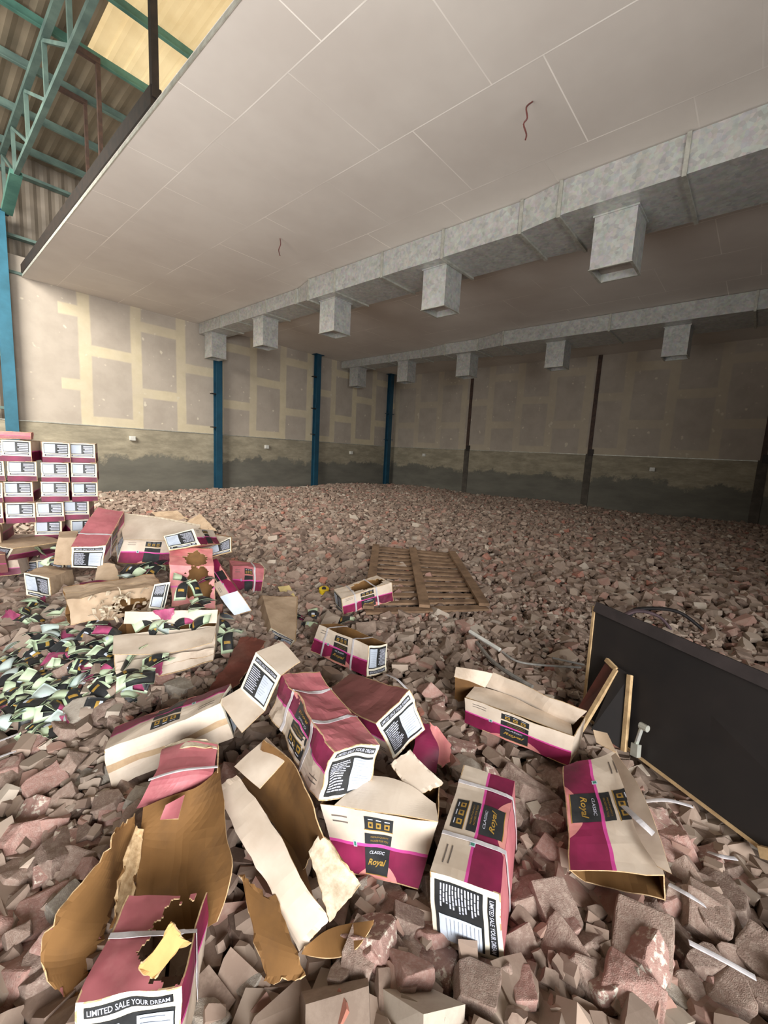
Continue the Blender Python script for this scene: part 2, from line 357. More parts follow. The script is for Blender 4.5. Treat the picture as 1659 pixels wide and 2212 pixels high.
# ---------------------------------------------------------------- measured data
BOX = json.loads('''{"front_box":{"000":[1.035,0.395,0.278],"001":[0.969,0.588,0.254],"010":[1.051,0.367,0.048],"011":[0.981,0.567,0.031],"100":[1.469,0.55,0.279],"101":[1.412,0.736,0.271],"110":[1.487,0.523,0.059],"111":[1.42,0.717,0.037]},"centre_box":{"000":[0.911,0.979,0.469],"001":[0.874,1.002,0.277],"010":[1.107,0.932,0.416],"011":[1.074,0.951,0.235],"100":[1.041,1.462,0.505],"101":[0.998,1.492,0.316],"110":[1.223,1.431,0.459],"111":[1.193,1.447,0.271]},"label_box":{"000":[1.261,1.092,0.345],"001":[1.327,1.028,0.175],"010":[1.465,1.072,0.43],"011":[1.523,1.01,0.228],"100":[1.349,1.565,0.244],"101":[1.408,1.503,0.044],"110":[1.548,1.542,0.287],"111":[1.607,1.484,0.112]},"mid_box":{"000":[1.789,2.196,0.1],"001":[1.852,2.179,0.282],"010":[2.011,2.203,0.041],"011":[2.057,2.205,0.229],"100":[1.845,1.692,0.089],"101":[1.875,1.713,0.282],"110":[2.059,1.708,0.036],"111":[2.082,1.737,0.221]},"pallet_box":{"000":[2.497,2.614,0.053],"001":[2.468,2.615,0.21],"010":[2.592,2.819,0.044],"011":[2.567,2.819,0.221],"100":[2.953,2.414,0.131],"101":[2.922,2.424,0.315],"110":[3.033,2.639,0.136],"111":[2.986,2.665,0.313]},"leaning_pink":{"000":[0.743,3.643,0.715],"001":[0.759,3.739,0.536],"010":[0.93,3.534,0.714],"011":[0.936,3.637,0.521],"100":[1.01,4.006,0.94],"101":[1.021,4.104,0.749],"110":[1.175,3.912,0.903],"111":[1.2,3.997,0.716]},"right_flap_box":{"000":[1.919,1.021,0.072],"001":[1.92,1.031,0.215],"010":[2.15,1.04,0.062],"011":[2.156,1.047,0.221],"100":[1.958,0.489,0.098],"101":[1.972,0.484,0.242],"110":[2.193,0.501,0.079],"111":[2.205,0.499,0.224]},"long_cream":{"000":[0.989,1.808,0.342],"001":[0.862,1.666,0.352],"010":[1.007,1.781,0.167],"011":[0.899,1.622,0.193],"100":[0.55,2.075,0.19],"101":[0.466,1.888,0.211],"110":[0.591,2.024,0.024],"111":[0.482,1.864,0.043]},"open_icon_box":{"001":[0.895,1.014,0.25],"101":[1.117,0.661,0.27],"000":[0.901,0.921,0.05],"100":[1.041,0.674,0.06],"011":[1.064,1.12,0.22],"111":[1.287,0.767,0.24],"010":[1.064,1.12,0.02],"110":[1.287,0.767,0.05]},"collapsed_box":{"000":[1.837,0.483,0.17],"001":[2.052,0.317,0.22],"101":[1.552,0.06,0.19],"100":[1.39,0.302,0.15],"110":[1.459,0.263,0.07],"111":[1.553,0.049,0.1],"010":[1.888,0.482,0.06],"011":[2.164,0.294,0.08]},"torn_pink_front":{"000":[0.172,0.969,0.27],"010":[0.337,0.837,0.27],"001":[0.16,0.954,0.06],"011":[0.324,0.822,0.06],"100":[0.322,1.157,0.25],"110":[0.487,1.025,0.23],"101":[0.31,1.141,0.04],"111":[0.474,1.009,0.04]},"cream_pile_top":{"001":[1.184,3.965,0.66],"101":[1.552,3.647,0.66],"000":[1.13,3.956,0.46],"100":[1.498,3.582,0.46],"011":[1.228,4.2,0.836],"111":[1.601,3.72,0.791],"010":[1.174,4.191,0.636],"110":[1.542,3.817,0.636]},"tilted_label_top":{"101":[1.254,3.319,0.791],"111":[1.412,3.153,0.855],"100":[1.227,3.15,0.709],"110":[1.387,2.979,0.765],"001":[1.544,3.595,0.711],"000":[1.517,3.425,0.629],"010":[1.677,3.254,0.685],"011":[1.702,3.428,0.775]},"buff_end_box":{"011":[0.587,4.52,0.343],"001":[0.725,4.285,0.333],"010":[0.587,4.41,0.178],"000":[0.712,4.189,0.166],"101":[0.94,4.57,0.306],"100":[0.927,4.473,0.14],"110":[0.803,4.694,0.152],"111":[0.803,4.805,0.316]},"buff_ridged_box":{"100":[1.916,3.001,0.26],"110":[2.115,2.775,0.26],"000":[1.677,2.501,0.2],"010":[1.687,2.217,0.2],"001":[1.666,2.59,0.08],"011":[1.722,2.34,0.08],"101":[1.905,3.09,0.14],"111":[1.96,2.839,0.14]},"split_cream_box":{"001":[0.748,2.75,0.34],"101":[1.234,2.449,0.36],"000":[0.677,2.509,0.13],"100":[1.154,2.321,0.2],"011":[0.874,2.954,0.34],"111":[1.361,2.653,0.36],"010":[0.803,2.713,0.13],"110":[1.281,2.525,0.2]},"shredded_box":{"001":[0.607,3.112,0.5],"101":[1.147,3.054,0.5],"000":[0.59,3.016,0.36],"100":[1.084,2.977,0.34],"011":[0.628,3.311,0.52],"111":[1.169,3.253,0.52],"010":[0.611,3.215,0.36],"110":[1.106,3.176,0.34]},"torn_pink_pile":{"001":[1.204,3.08,0.62],"101":[1.476,2.962,0.6],"000":[1.189,3.014,0.33],"100":[1.425,2.833,0.31],"011":[1.283,3.264,0.7],"111":[1.556,3.146,0.68],"010":[1.268,3.198,0.33],"110":[1.504,3.017,0.31]},"white_end_box":{"000":[1.557,2.764,0.44],"010":[1.625,2.672,0.3],"001":[1.454,2.827,0.4],"100":[1.623,3.224,0.58],"011":[1.521,2.735,0.26],"101":[1.519,3.288,0.54],"110":[1.691,3.132,0.44],"111":[1.587,3.196,0.4]},"pink_side_box":{"001":[1.968,3.586,0.38],"101":[2.188,3.386,0.36],"000":[1.889,3.417,0.18],"100":[2.068,3.24,0.17],"011":[2.036,3.774,0.38],"111":[2.256,3.574,0.36],"010":[1.957,3.605,0.18],"110":[2.136,3.428,0.17]},"buff_block_box":{"001":[0.858,4.623,0.6],"101":[0.978,4.543,0.6],"000":[0.813,4.62,0.36],"100":[0.906,4.51,0.36],"011":[0.928,4.915,0.6],"111":[1.048,4.835,0.6],"010":[0.883,4.912,0.36],"110":[0.976,4.802,0.36]},"left_edge_label_box":{"101":[0.455,5.471,0.45],"111":[0.595,5.038,0.45],"100":[0.416,5.495,0.3],"110":[0.559,5.235,0.3],"001":[0.883,5.609,0.45],"000":[0.844,5.633,0.3],"010":[0.987,5.374,0.3],"011":[1.023,5.177,0.45]},"left_edge_side_box":{"001":[0.312,5.38,0.3],"101":[0.643,5.215,0.3],"000":[0.299,5.229,0.17],"100":[0.658,5.17,0.17],"011":[0.41,5.577,0.3],"111":[0.741,5.412,0.3],"010":[0.397,5.426,0.17],"110":[0.756,5.367,0.17]},"buff_open_far":{"101":[1.605,3.347,0.636],"111":[1.799,3.296,0.725],"100":[1.569,3.226,0.596],"110":[1.746,3.183,0.625],"001":[1.545,3.747,0.616],"000":[1.509,3.626,0.576],"010":[1.686,3.583,0.605],"011":[1.739,3.696,0.705]}}''')
SHEET = json.loads('''{"T_strip":[[[0.682,1.375,0.22],[0.648,1.122,0.21],[0.64,0.934,0.17],[0.636,0.786,0.11]],[[0.753,1.341,0.26],[0.737,1.112,0.25],[0.712,0.908,0.22],[0.717,0.755,0.16]]],"T_farflap":[[[0.757,1.363,0.28],[0.891,1.353,0.34]],[[0.762,1.199,0.28],[0.885,1.197,0.34]]],"T_white":[[[0.762,0.913,0.235],[0.818,0.915,0.255],[0.81,0.797,0.24]],[[0.735,0.823,0.205],[0.795,0.825,0.21],[0.832,0.774,0.205]],[[0.711,0.747,0.17],[0.774,0.746,0.18],[0.844,0.755,0.18]]],"T_wall":[[[0.859,1.319,0.36],[0.874,1.173,0.35],[0.836,1.013,0.33],[0.801,0.89,0.27]],[[0.828,1.341,0.26],[0.855,1.215,0.22],[0.844,1.082,0.17],[0.81,0.955,0.15]],[[0.81,1.423,0.14],[0.838,1.264,0.08],[0.83,1.13,0.06],[0.813,0.998,0.06]]],"T_floor":[[[0.779,1.405,0.18],[0.834,1.025,0.06]],[[0.763,1.194,0.12],[0.743,0.827,0.08]]],"T_kraftnear":[[[0.602,1.047,0.17],[0.646,0.908,0.17]],[[0.559,0.896,0.15],[0.611,0.769,0.15]],[[0.527,0.79,0.11],[0.604,0.722,0.12]]],"T_band":[[[0.644,0.77,0.13],[0.721,0.771,0.11],[0.776,0.741,0.11],[0.805,0.665,0.16]],[[0.631,0.769,0.12],[0.691,0.715,0.1],[0.744,0.678,0.11],[0.803,0.663,0.15]]],"O_rose":[[[0.593,1.605,0.3],[0.667,1.54,0.33],[0.753,1.485,0.3]],[[0.505,1.494,0.3],[0.584,1.42,0.32],[0.695,1.378,0.28]],[[0.453,1.484,0.22],[0.514,1.408,0.26],[0.617,1.385,0.25]]],"O_rim":[[[0.6,1.631,0.3],[0.675,1.559,0.33],[0.761,1.501,0.3]],[[0.586,1.586,0.3],[0.652,1.508,0.335],[0.744,1.468,0.3]]],"O_roseside":[[[0.753,1.485,0.3],[0.695,1.378,0.28]],[[0.794,1.584,0.14],[0.737,1.477,0.12]]],"O_kraft":[[[0.465,1.44,0.25],[0.601,1.355,0.29],[0.723,1.411,0.27]],[[0.427,1.367,0.22],[0.531,1.29,0.2],[0.619,1.166,0.26]],[[0.385,1.267,0.16],[0.469,1.179,0.12],[0.555,1.016,0.23]],[[0.367,1.19,0.06],[0.449,1.085,0.05],[0.504,1.007,0.14]]],"O_kraftleft":[[[0.354,1.352,0.3],[0.429,1.417,0.24]],[[0.283,1.298,0.25],[0.384,1.375,0.1]],[[0.184,1.26,0.21],[0.316,1.29,0.05]],[[0.143,1.248,0.13],[0.255,1.239,0.04]],[[0.177,1.17,0.05],[0.218,1.164,0.04]]],"O_strip":[[[0.419,1.371,0.24],[0.435,1.354,0.22]],[[0.34,1.264,0.2],[0.364,1.251,0.15]],[[0.297,1.204,0.14],[0.341,1.207,0.08]]],"O_scrap":[[[0.495,1.333,0.3],[0.556,1.333,0.3]],[[0.472,1.319,0.27],[0.512,1.274,0.28]]],"E_tan":[[[0.269,0.904,0.31],[0.295,0.869,0.3]],[[0.347,0.91,0.36],[0.365,0.867,0.33]]],"O_floor":[[[0.384,1.424,0.07],[0.464,1.413,0.07]],[[0.323,1.274,0.02],[0.404,1.19,0.02]]],"A2_label":[[[1.149,2.929,0.548],[1.075,2.856,0.385]],[[1.054,2.945,0.546],[0.989,2.884,0.414]]],"heap_pink":[[[0.771,3.569,0.454],[0.96,3.362,0.489]],[[0.709,3.404,0.422],[0.913,3.171,0.419]]],"heap_cream":[[[0.913,3.66,0.563],[1.002,3.56,0.57]],[[0.833,3.497,0.446],[0.961,3.357,0.469]]],"P_end":[[[1.033,1.663,0.54],[1.03,1.459,0.51]],[[0.97,1.692,0.37],[0.979,1.503,0.34]]],"P_up":[[[1.176,1.657,0.55],[1.155,1.482,0.52]],[[1.033,1.663,0.54],[1.03,1.459,0.51]]],"P_low":[[[0.97,1.692,0.37],[0.979,1.503,0.34]],[[0.868,1.699,0.35],[0.856,1.481,0.31]]],"K_a":[[[1.554,1.082,0.22],[1.579,1.019,0.235]],[[1.467,1.02,0.2],[1.509,0.928,0.2]],[[1.401,0.985,0.14],[1.455,0.896,0.12]]],"K_b":[[[1.581,1.026,0.235],[1.594,0.986,0.22],[1.65,0.946,0.13]],[[1.474,0.918,0.16],[1.504,0.893,0.13],[1.624,0.929,0.07]]],"D_flap":[[[0.924,0.972,0.255],[0.994,0.863,0.262],[1.057,0.758,0.268],[1.117,0.661,0.27]],[[1.096,0.985,0.27],[1.131,0.898,0.285],[1.162,0.81,0.285],[1.18,0.714,0.265]]],"D_flap2":[[[1.174,0.927,0.3],[1.27,0.909,0.32]],[[1.161,0.778,0.27],[1.268,0.739,0.27]]],"H_front":[[[1.93,1.033,0.212],[1.962,0.836,0.22],[1.981,0.661,0.225],[1.986,0.494,0.232]],[[2.064,1.048,0.225],[2.127,0.888,0.21],[2.127,0.705,0.205],[2.147,0.55,0.2]]],"H_back":[[[2.128,0.984,0.3],[2.112,0.811,0.31],[2.099,0.622,0.31],[2.129,0.481,0.3]],[[2.108,1.009,0.21],[2.146,0.854,0.19],[2.13,0.667,0.19],[2.132,0.534,0.2]]],"H_left":[[[1.987,1.138,0.33],[2.123,0.982,0.3]],[[1.912,1.107,0.31],[2.075,0.993,0.23]]],"H_kraft":[[[1.956,1.121,0.29],[2.082,1.0,0.23]],[[2.044,1.163,0.07],[2.051,1.085,0.12]]],"F2_flap":[[[1.978,0.31,0.255],[1.812,0.191,0.26],[1.646,0.103,0.25],[1.539,0.041,0.215]],[[1.977,0.327,0.232],[1.814,0.24,0.222],[1.637,0.156,0.21],[1.547,0.08,0.205]]],"F2_kink":[[[2.091,0.431,0.25],[2.13,0.381,0.24]],[[2.049,0.406,0.22],[2.035,0.321,0.22]]],"A1_front":[[[0.745,2.738,0.345],[0.889,2.604,0.35],[1.058,2.491,0.355],[1.232,2.445,0.362]],[[0.688,2.557,0.315],[0.828,2.435,0.31],[0.99,2.364,0.31],[1.141,2.323,0.325]]],"A1_back":[[[0.83,2.814,0.45],[1.252,2.46,0.46]],[[0.823,2.817,0.37],[1.24,2.455,0.375]]],"A1_low":[[[0.715,2.591,0.24],[1.158,2.327,0.28]],[[0.693,2.55,0.2],[1.144,2.3,0.25]]],"V_top":[[[1.21,4.148,0.853],[1.43,3.847,0.833],[1.627,3.508,0.797]],[[1.13,3.807,0.691],[1.316,3.598,0.705],[1.466,3.427,0.706]]],"V_rim":[[[1.22,4.169,0.858],[1.439,3.87,0.845],[1.64,3.528,0.813]],[[1.214,4.166,0.813],[1.436,3.864,0.797],[1.635,3.526,0.777]]],"rust_scrap":[[[1.385,2.438,0.24],[1.501,2.289,0.23]],[[1.214,2.265,0.2],[1.296,2.124,0.19]],[[1.076,2.164,0.17],[1.173,2.067,0.15]],[[0.983,2.114,0.13],[1.119,2.045,0.12]]],"far_flat_a":[[[3.031,8.572,0.16],[3.393,8.283,0.2]],[[2.987,8.038,0.08],[3.4,7.779,0.1]]],"far_flat_b":[[[3.298,7.602,0.1],[3.524,7.595,0.22]],[[3.218,7.149,0.06],[3.332,6.555,0.08]]],"label_scrap":[[[0.492,3.664,0.08],[0.599,3.584,0.14]],[[0.49,3.476,0.05],[0.636,3.455,0.07]]],"label_scrap_cream":[[[0.599,3.584,0.14],[0.68,3.588,0.15]],[[0.636,3.455,0.07],[0.679,3.466,0.08]]],"paper":[[[2.348,3.402,0.14],[2.433,3.33,0.16]],[[2.31,3.3,0.1],[2.378,3.141,0.1]]],"pink_film_a":[[[0.831,3.187,0.15],[0.869,3.183,0.16]],[[0.703,2.979,0.1],[0.781,2.937,0.12]],[[0.607,2.937,0.06],[0.716,2.873,0.06]]],"pink_film_b":[[[0.866,2.473,0.3],[0.918,2.41,0.3]],[[0.833,2.455,0.2],[0.864,2.371,0.2]]],"pink_film_c":[[[0.776,2.454,0.06],[0.842,2.42,0.07]],[[0.728,2.352,0.04],[0.768,2.269,0.04]]],"pink_film_d":[[[0.402,2.836,0.07],[0.48,2.803,0.08]],[[0.411,2.608,0.05],[0.482,2.567,0.05]]],"pink_film_e":[[[0.953,2.705,0.46],[1.034,2.616,0.46]],[[0.964,2.663,0.41],[1.021,2.613,0.41]]],"film_00":[[[0.594,4.135,0.2],[0.671,4.163,0.22]],[[0.566,4.07,0.17],[0.645,4.095,0.17]]],"film_01":[[[0.419,2.498,0.1],[0.451,2.367,0.12]],[[0.404,2.487,0.07],[0.45,2.408,0.07]]],"film_02":[[[0.625,3.082,0.1],[0.676,3.077,0.12]],[[0.602,3.048,0.07],[0.658,3.051,0.07]]],"film_03":[[[0.459,2.548,0.1],[0.49,2.406,0.12]],[[0.444,2.537,0.07],[0.49,2.451,0.07]]],"film_04":[[[0.563,3.594,0.2],[0.595,3.353,0.22]],[[0.525,3.469,0.17],[0.579,3.336,0.17]]],"film_05":[[[0.31,2.936,0.1],[0.355,2.846,0.12]],[[0.295,2.917,0.07],[0.348,2.866,0.07]]],"film_06":[[[0.641,3.371,0.1],[0.673,3.134,0.12]],[[0.609,3.296,0.07],[0.666,3.156,0.07]]],"film_07":[[[0.372,2.551,0.1],[0.398,2.411,0.12]],[[0.352,2.507,0.07],[0.391,2.427,0.07]]],"film_08":[[[0.734,3.662,0.2],[0.793,3.576,0.22]],[[0.703,3.602,0.17],[0.776,3.557,0.17]]],"film_09":[[[0.389,2.632,0.1],[0.424,2.623,0.12]],[[0.37,2.596,0.07],[0.409,2.596,0.07]]],"film_10":[[[0.423,2.916,0.1],[0.468,2.864,0.12]],[[0.397,2.842,0.07],[0.448,2.814,0.07]]],"film_11":[[[0.399,3.097,0.1],[0.428,2.991,0.12]],[[0.379,3.064,0.07],[0.42,3.009,0.07]]],"film_12":[[[0.576,3.471,0.2],[0.613,3.357,0.22]],[[0.538,3.352,0.17],[0.589,3.296,0.17]]],"film_13":[[[0.411,3.627,0.1],[0.441,3.468,0.12]],[[0.383,3.539,0.07],[0.427,3.456,0.07]]],"film_14":[[[0.438,3.174,0.1],[0.473,3.1,0.12]],[[0.42,3.156,0.07],[0.465,3.119,0.07]]],"film_15":[[[0.393,2.544,0.1],[0.431,2.41,0.12]],[[0.372,2.494,0.07],[0.422,2.413,0.07]]],"film_16":[[[0.411,4.075,0.2],[0.464,3.81,0.22]],[[0.383,3.975,0.17],[0.454,3.826,0.17]]],"film_17":[[[0.756,2.498,0.1],[0.817,2.454,0.12]],[[0.736,2.481,0.07],[0.805,2.45,0.07]]],"film_18":[[[0.608,3.32,0.1],[0.625,3.114,0.12]],[[0.581,3.267,0.07],[0.622,3.152,0.07]]],"film_19":[[[0.356,3.705,0.1],[0.386,3.544,0.12]],[[0.333,3.64,0.07],[0.376,3.557,0.07]]]}''')
POLY = json.loads('''{"tube_white":[[2.913,1.572,0.12],[2.831,1.268,0.1]],"tube_grey":[[2.852,1.471,0.08],[2.658,1.252,0.09],[2.555,1.065,0.1],[2.507,0.888,0.1]],"thin_a":[[2.816,1.242,0.1],[2.808,1.077,0.08],[3.076,0.766,0.07]],"thin_b":[[3.005,0.945,0.1],[3.116,0.757,0.08]],"strap_a":[[1.973,0.186,0.1],[2.01,0.112,0.13],[2.092,0.03,0.1]],"strap_b":[[1.601,0.047,0.12],[1.593,-0.009,0.13],[1.624,-0.049,0.1]],"strap_c":[[1.415,-0.024,0.14],[1.44,-0.1,0.13],[1.46,-0.173,0.12]],"strap_d":[[1.694,0.216,0.24],[1.637,0.159,0.26],[1.622,0.111,0.25]],"strap_e":[[1.919,1.591,0.12],[1.895,1.484,0.14],[1.903,1.401,0.1]],"strap_f":[[1.876,-0.041,0.1],[1.863,-0.079,0.12],[1.916,-0.119,0.1]],"strap_g":[[0.176,2.479,0.08],[0.263,2.451,0.1]],"strap_h":[[0.164,2.367,0.07],[0.24,2.348,0.08]],"strap_o":[[0.492,1.47,0.315],[0.578,1.413,0.335],[0.696,1.373,0.305]],"wire_a":[[4.509,2.233,5.14],[4.389,2.233,5.02],[4.369,2.202,4.9],[4.356,2.23,4.85],[4.327,2.175,4.72],[4.31,2.172,4.66]],"wire_b":[[4.627,6.824,5.14],[4.644,6.831,5.05],[4.654,6.899,4.98],[4.697,6.917,4.9]]}''')
POUCH = json.loads('''[[0.44,3.275,0.129],[0.507,3.243,0.083],[0.321,3.297,0.114],[0.386,3.434,0.105],[0.328,2.641,0.086],[0.482,2.752,0.1],[0.77,2.909,0.092],[0.52,3.367,0.101],[0.33,2.646,0.122],[0.57,3.364,0.093],[0.413,3.265,0.092],[0.757,3.181,0.083],[0.706,2.788,0.13],[0.403,2.65,0.113],[0.62,2.744,0.105],[0.331,3.221,0.124],[0.663,2.652,0.097],[0.54,2.705,0.112],[0.657,2.86,0.113],[0.617,3.035,0.126],[0.79,3.101,0.129],[0.736,2.819,0.082],[0.751,3.08,0.128],[0.656,3.295,0.088],[0.554,2.846,0.117],[0.779,3.115,0.08],[0.783,3.167,0.124],[0.278,2.711,0.119],[0.683,2.815,0.124],[0.336,2.855,0.097],[0.673,2.723,0.104],[0.59,3.387,0.082],[0.541,2.895,0.123],[0.608,3.222,0.098],[0.647,2.936,0.081],[0.646,2.733,0.084],[0.531,2.991,0.119],[0.439,3.196,0.104],[0.817,3.18,0.086],[0.514,2.667,0.106],[0.42,2.665,0.119],[0.256,2.718,0.09],[0.365,2.719,0.101],[0.693,3.09,0.124],[0.384,3.31,0.105],[0.407,2.884,0.125],[0.685,3.311,0.096],[0.519,2.919,0.116],[0.555,3.328,0.092],[0.695,2.956,0.118],[0.739,2.777,0.114],[0.572,3.018,0.126],[0.438,2.675,0.095],[0.655,2.703,0.111],[0.514,3.218,0.119],[0.416,2.87,0.087],[0.335,3.301,0.12],[0.302,2.683,0.099],[0.555,3.027,0.111],[0.308,3.03,0.127],[0.328,2.871,0.096],[0.473,3.465,0.081],[0.691,2.657,0.12],[0.613,2.656,0.088],[0.541,2.922,0.109],[0.688,2.679,0.128],[0.295,2.843,0.114],[0.604,2.793,0.122],[0.356,2.659,0.1],[0.498,2.642,0.115],[0.442,3.218,0.096],[0.498,2.565,0.125],[0.456,2.997,0.121],[0.409,3.093,0.081],[0.337,2.925,0.115],[0.566,2.974,0.128],[0.62,3.237,0.083],[0.684,2.563,0.126],[0.586,3.11,0.085],[0.408,3.168,0.126],[0.681,2.752,0.087],[0.388,3.098,0.127],[0.302,2.733,0.114],[0.473,2.648,0.093],[0.567,3.259,0.085],[0.298,3.213,0.086],[0.243,2.63,0.094],[0.674,2.738,0.117],[0.518,2.591,0.124],[0.601,2.847,0.115],[0.608,2.872,0.105],[0.295,2.714,0.104],[0.27,2.89,0.076],[0.311,2.775,0.07],[0.479,2.663,0.062],[0.389,2.872,0.076],[0.242,2.69,0.055],[0.265,2.641,0.075],[0.296,2.736,0.064],[0.461,2.74,0.075],[0.43,2.43,0.078],[0.484,2.594,0.075],[0.427,2.57,0.053],[0.339,2.498,0.059],[0.343,2.479,0.068],[0.252,2.779,0.058],[0.417,2.521,0.059],[0.431,2.524,0.06],[0.37,2.407,0.077],[0.419,2.495,0.071],[0.378,2.612,0.08],[0.363,2.873,0.071],[0.355,2.656,0.068],[0.326,2.885,0.052],[0.361,2.428,0.071],[0.253,2.614,0.075],[0.422,2.869,0.075],[0.378,2.622,0.051],[0.788,2.614,0.074],[0.571,2.698,0.087],[0.69,2.396,0.069],[0.625,2.574,0.061],[0.585,2.41,0.083],[0.784,2.476,0.081],[0.712,2.407,0.073],[0.611,2.834,0.087],[0.806,2.454,0.083],[0.617,2.517,0.085],[0.975,2.66,0.365],[1.056,2.678,0.365],[0.956,2.644,0.363],[1.117,2.584,0.38],[0.949,2.749,0.364],[1.151,2.501,0.378],[1.048,2.669,0.367],[1.004,2.602,0.363],[0.946,2.66,0.362],[0.849,2.348,0.284],[0.754,2.276,0.255],[0.844,2.376,0.293],[0.705,2.368,0.261],[0.788,2.529,0.269],[0.699,2.235,0.286],[0.716,2.278,0.26],[0.68,2.215,0.307],[1.109,2.447,0.505],[1.14,2.424,0.553],[1.375,2.893,0.516],[1.146,2.72,0.544],[1.198,2.666,0.559],[1.18,2.537,0.503],[1.251,2.964,0.519],[1.194,3.615,0.481],[1.114,3.554,0.485],[1.305,3.625,0.467],[1.331,3.668,0.451],[1.033,3.387,0.487],[1.277,3.555,0.452],[1.325,2.548,0.22],[1.353,2.666,0.223],[1.387,2.652,0.207],[1.267,2.523,0.237],[1.442,2.736,0.215],[1.323,2.463,0.224],[1.45,2.553,0.209],[2.056,2.543,0.098],[2.214,2.687,0.093],[2.213,2.668,0.081],[2.084,2.692,0.093],[2.365,2.457,0.085],[2.342,2.426,0.096],[0.666,3.613,0.195],[0.498,3.885,0.213],[0.48,3.772,0.192],[0.578,4.012,0.233],[0.544,3.679,0.189],[0.622,3.848,0.183],[0.63,3.696,0.185],[0.662,3.618,0.216],[0.605,4.063,0.183],[0.515,3.747,0.193],[0.786,5.14,0.391],[0.841,4.735,0.367],[0.828,5.482,0.382],[0.828,4.817,0.354],[0.823,5.427,0.375],[0.921,5.116,0.401],[0.764,2.907,0.31],[0.729,2.797,0.35],[0.772,3.218,0.315],[0.774,3.087,0.305],[0.745,2.949,0.332]]''')

# ---------------------------------------------------------------- the building
XL, XR, YB, ZC, ZD = 2.1, 15.75, 13.5, 5.15, 1.83

def ground(x, y):
    h = 0.38 * exp(-0.5 * (((x - 1.25) / 0.55) ** 2 + ((y - 3.45) / 0.85) ** 2))
    h += 0.10 * exp(-0.5 * (((x - 12.4) / 1.3) ** 2 + ((y - 12.2) / 1.0) ** 2))
    h += 0.035 * sin(x * 1.3 + 0.4) * cos(y * 1.1) + 0.03 * noise.noise(Vector((x * 0.7, y * 0.7, 3.1)))
    return h

def build_setting():
    mb = MB(); nx, ny = 100, 90; x0, x1, y0, y1 = -9.0, XR, -7.0, YB
    for j in range(ny + 1):
        for i in range(nx + 1):
            x = x0 + (x1 - x0) * i / nx; y = y0 + (y1 - y0) * j / ny
            mb.v.append(Vector((x, y, ground(x, y) - 0.05)))
    for j in range(ny):
        for i in range(nx):
            a = j * (nx + 1) + i; mb.f.append((a, a + 1, a + nx + 2, a + nx + 1)); mb.m.append(0)
    prop(mb.build('floor', M['dirt'], smooth=True), kind='structure')
    # ceiling of boards
    prop(MB().box((XL, -7, ZC), (XR + 0.2, YB + 0.2, ZC + 0.07)).build('ceiling', M['ceiling']), kind='structure')
    # back wall: dwarf wall below, boards above
    prop(MB().box((-9, YB, -0.4), (XR + 0.3, YB + 0.25, ZD), 0).box((1.86, YB + 0.02, ZD), (XR + 0.3, YB + 0.06, ZC + 0.45), 1)
         .build('wall_back', [M['concrete'], M['gyp_back']]), kind='structure')
    prop(MB().box((XR, -7, -0.4), (XR + 0.25, YB, ZD), 0).box((XR + 0.02, -7, ZD), (XR + 0.06, YB + 0.02, ZC), 1)
         .build('wall_right', [M['concrete'], M['gyp_right']]), kind='structure')
    prop(MB().box((-9, YB - 0.012, ZD - 0.012), (XR, YB + 0.03, ZD + 0.012)).build('trim_1', M['galvrim']), kind='structure')
    prop(MB().box((XR - 0.012, -7, ZD - 0.012), (XR + 0.03, YB - 0.012, ZD + 0.012)).build('trim_2', M['galvrim']), kind='structure')
    # edge of the suspended ceiling
    prop(MB().box((XL - 0.012, -7, ZC - 0.006), (XL, YB, ZC + 0.04)).build('trim_3', M['galvrim']), kind='structure')
    prop(MB().box((XL - 0.02, 5.6, ZC + 0.072), (XL + 0.10, YB, ZC + 0.27)).build('trim_4', M['blacksteel']), kind='structure')
    # corrugated cladding of the taller bay, and its roof
    def corr(n, period, amp, a, b, axis, c0, c1, zf):
        mb = MB(); k = int((b - a) / period * 8)
        prof = (0, 0, 0, 0.5, 1, 1, 1, 0.5)
        for i in range(k + 1):
            s = a + (b - a) * i / k; h = amp * prof[i % 8]
            if axis == 'wall': mb.v += [Vector((s, c0 - h, zf[0])), Vector((s, c0 - h, zf[1]))]
            else: mb.v += [Vector((s, c0, zf(c0) - h)), Vector((s, c1, zf(c1) - h))]
        for i in range(k): mb.f.append((2*i, 2*i+1, 2*i+3, 2*i+2)); mb.m.append(0)
        return mb
    prop(corr(0, 0.28, 0.035, -9, 4.6, 'wall', YB + 0.24, None, (ZD, 7.9)).build('wall_back_cladding', M['clad']), kind='structure')
    rz = lambda y: 7.98 - 0.012 * (y - 7)
    prop(corr(0, 0.28, 0.035, -9, 2.48, 'roof', -7, YB + 0.3, rz).build('ceiling_roof_sheet', M['sheet']), kind='structure')
    prop(corr(0, 0.28, 0.035, 2.48, 6.4, 'roof', 9.3, YB + 0.3, rz).build('ceiling_roof_sheet', M['sheet']), kind='structure')
    prop(corr(0, 0.28, 0.035, 2.48, 6.4, 'roof', -7, 9.3, rz).build('ceiling_roof_light', M['lightsheet']), kind='structure')
    # unseen wall added behind the camera to keep light off the right side
    prop(MB().box((3.0, -7.2, -0.4), (XR + 0.25, -7.0, ZC)).build('wall_light_block', M['concrete']), kind='structure')

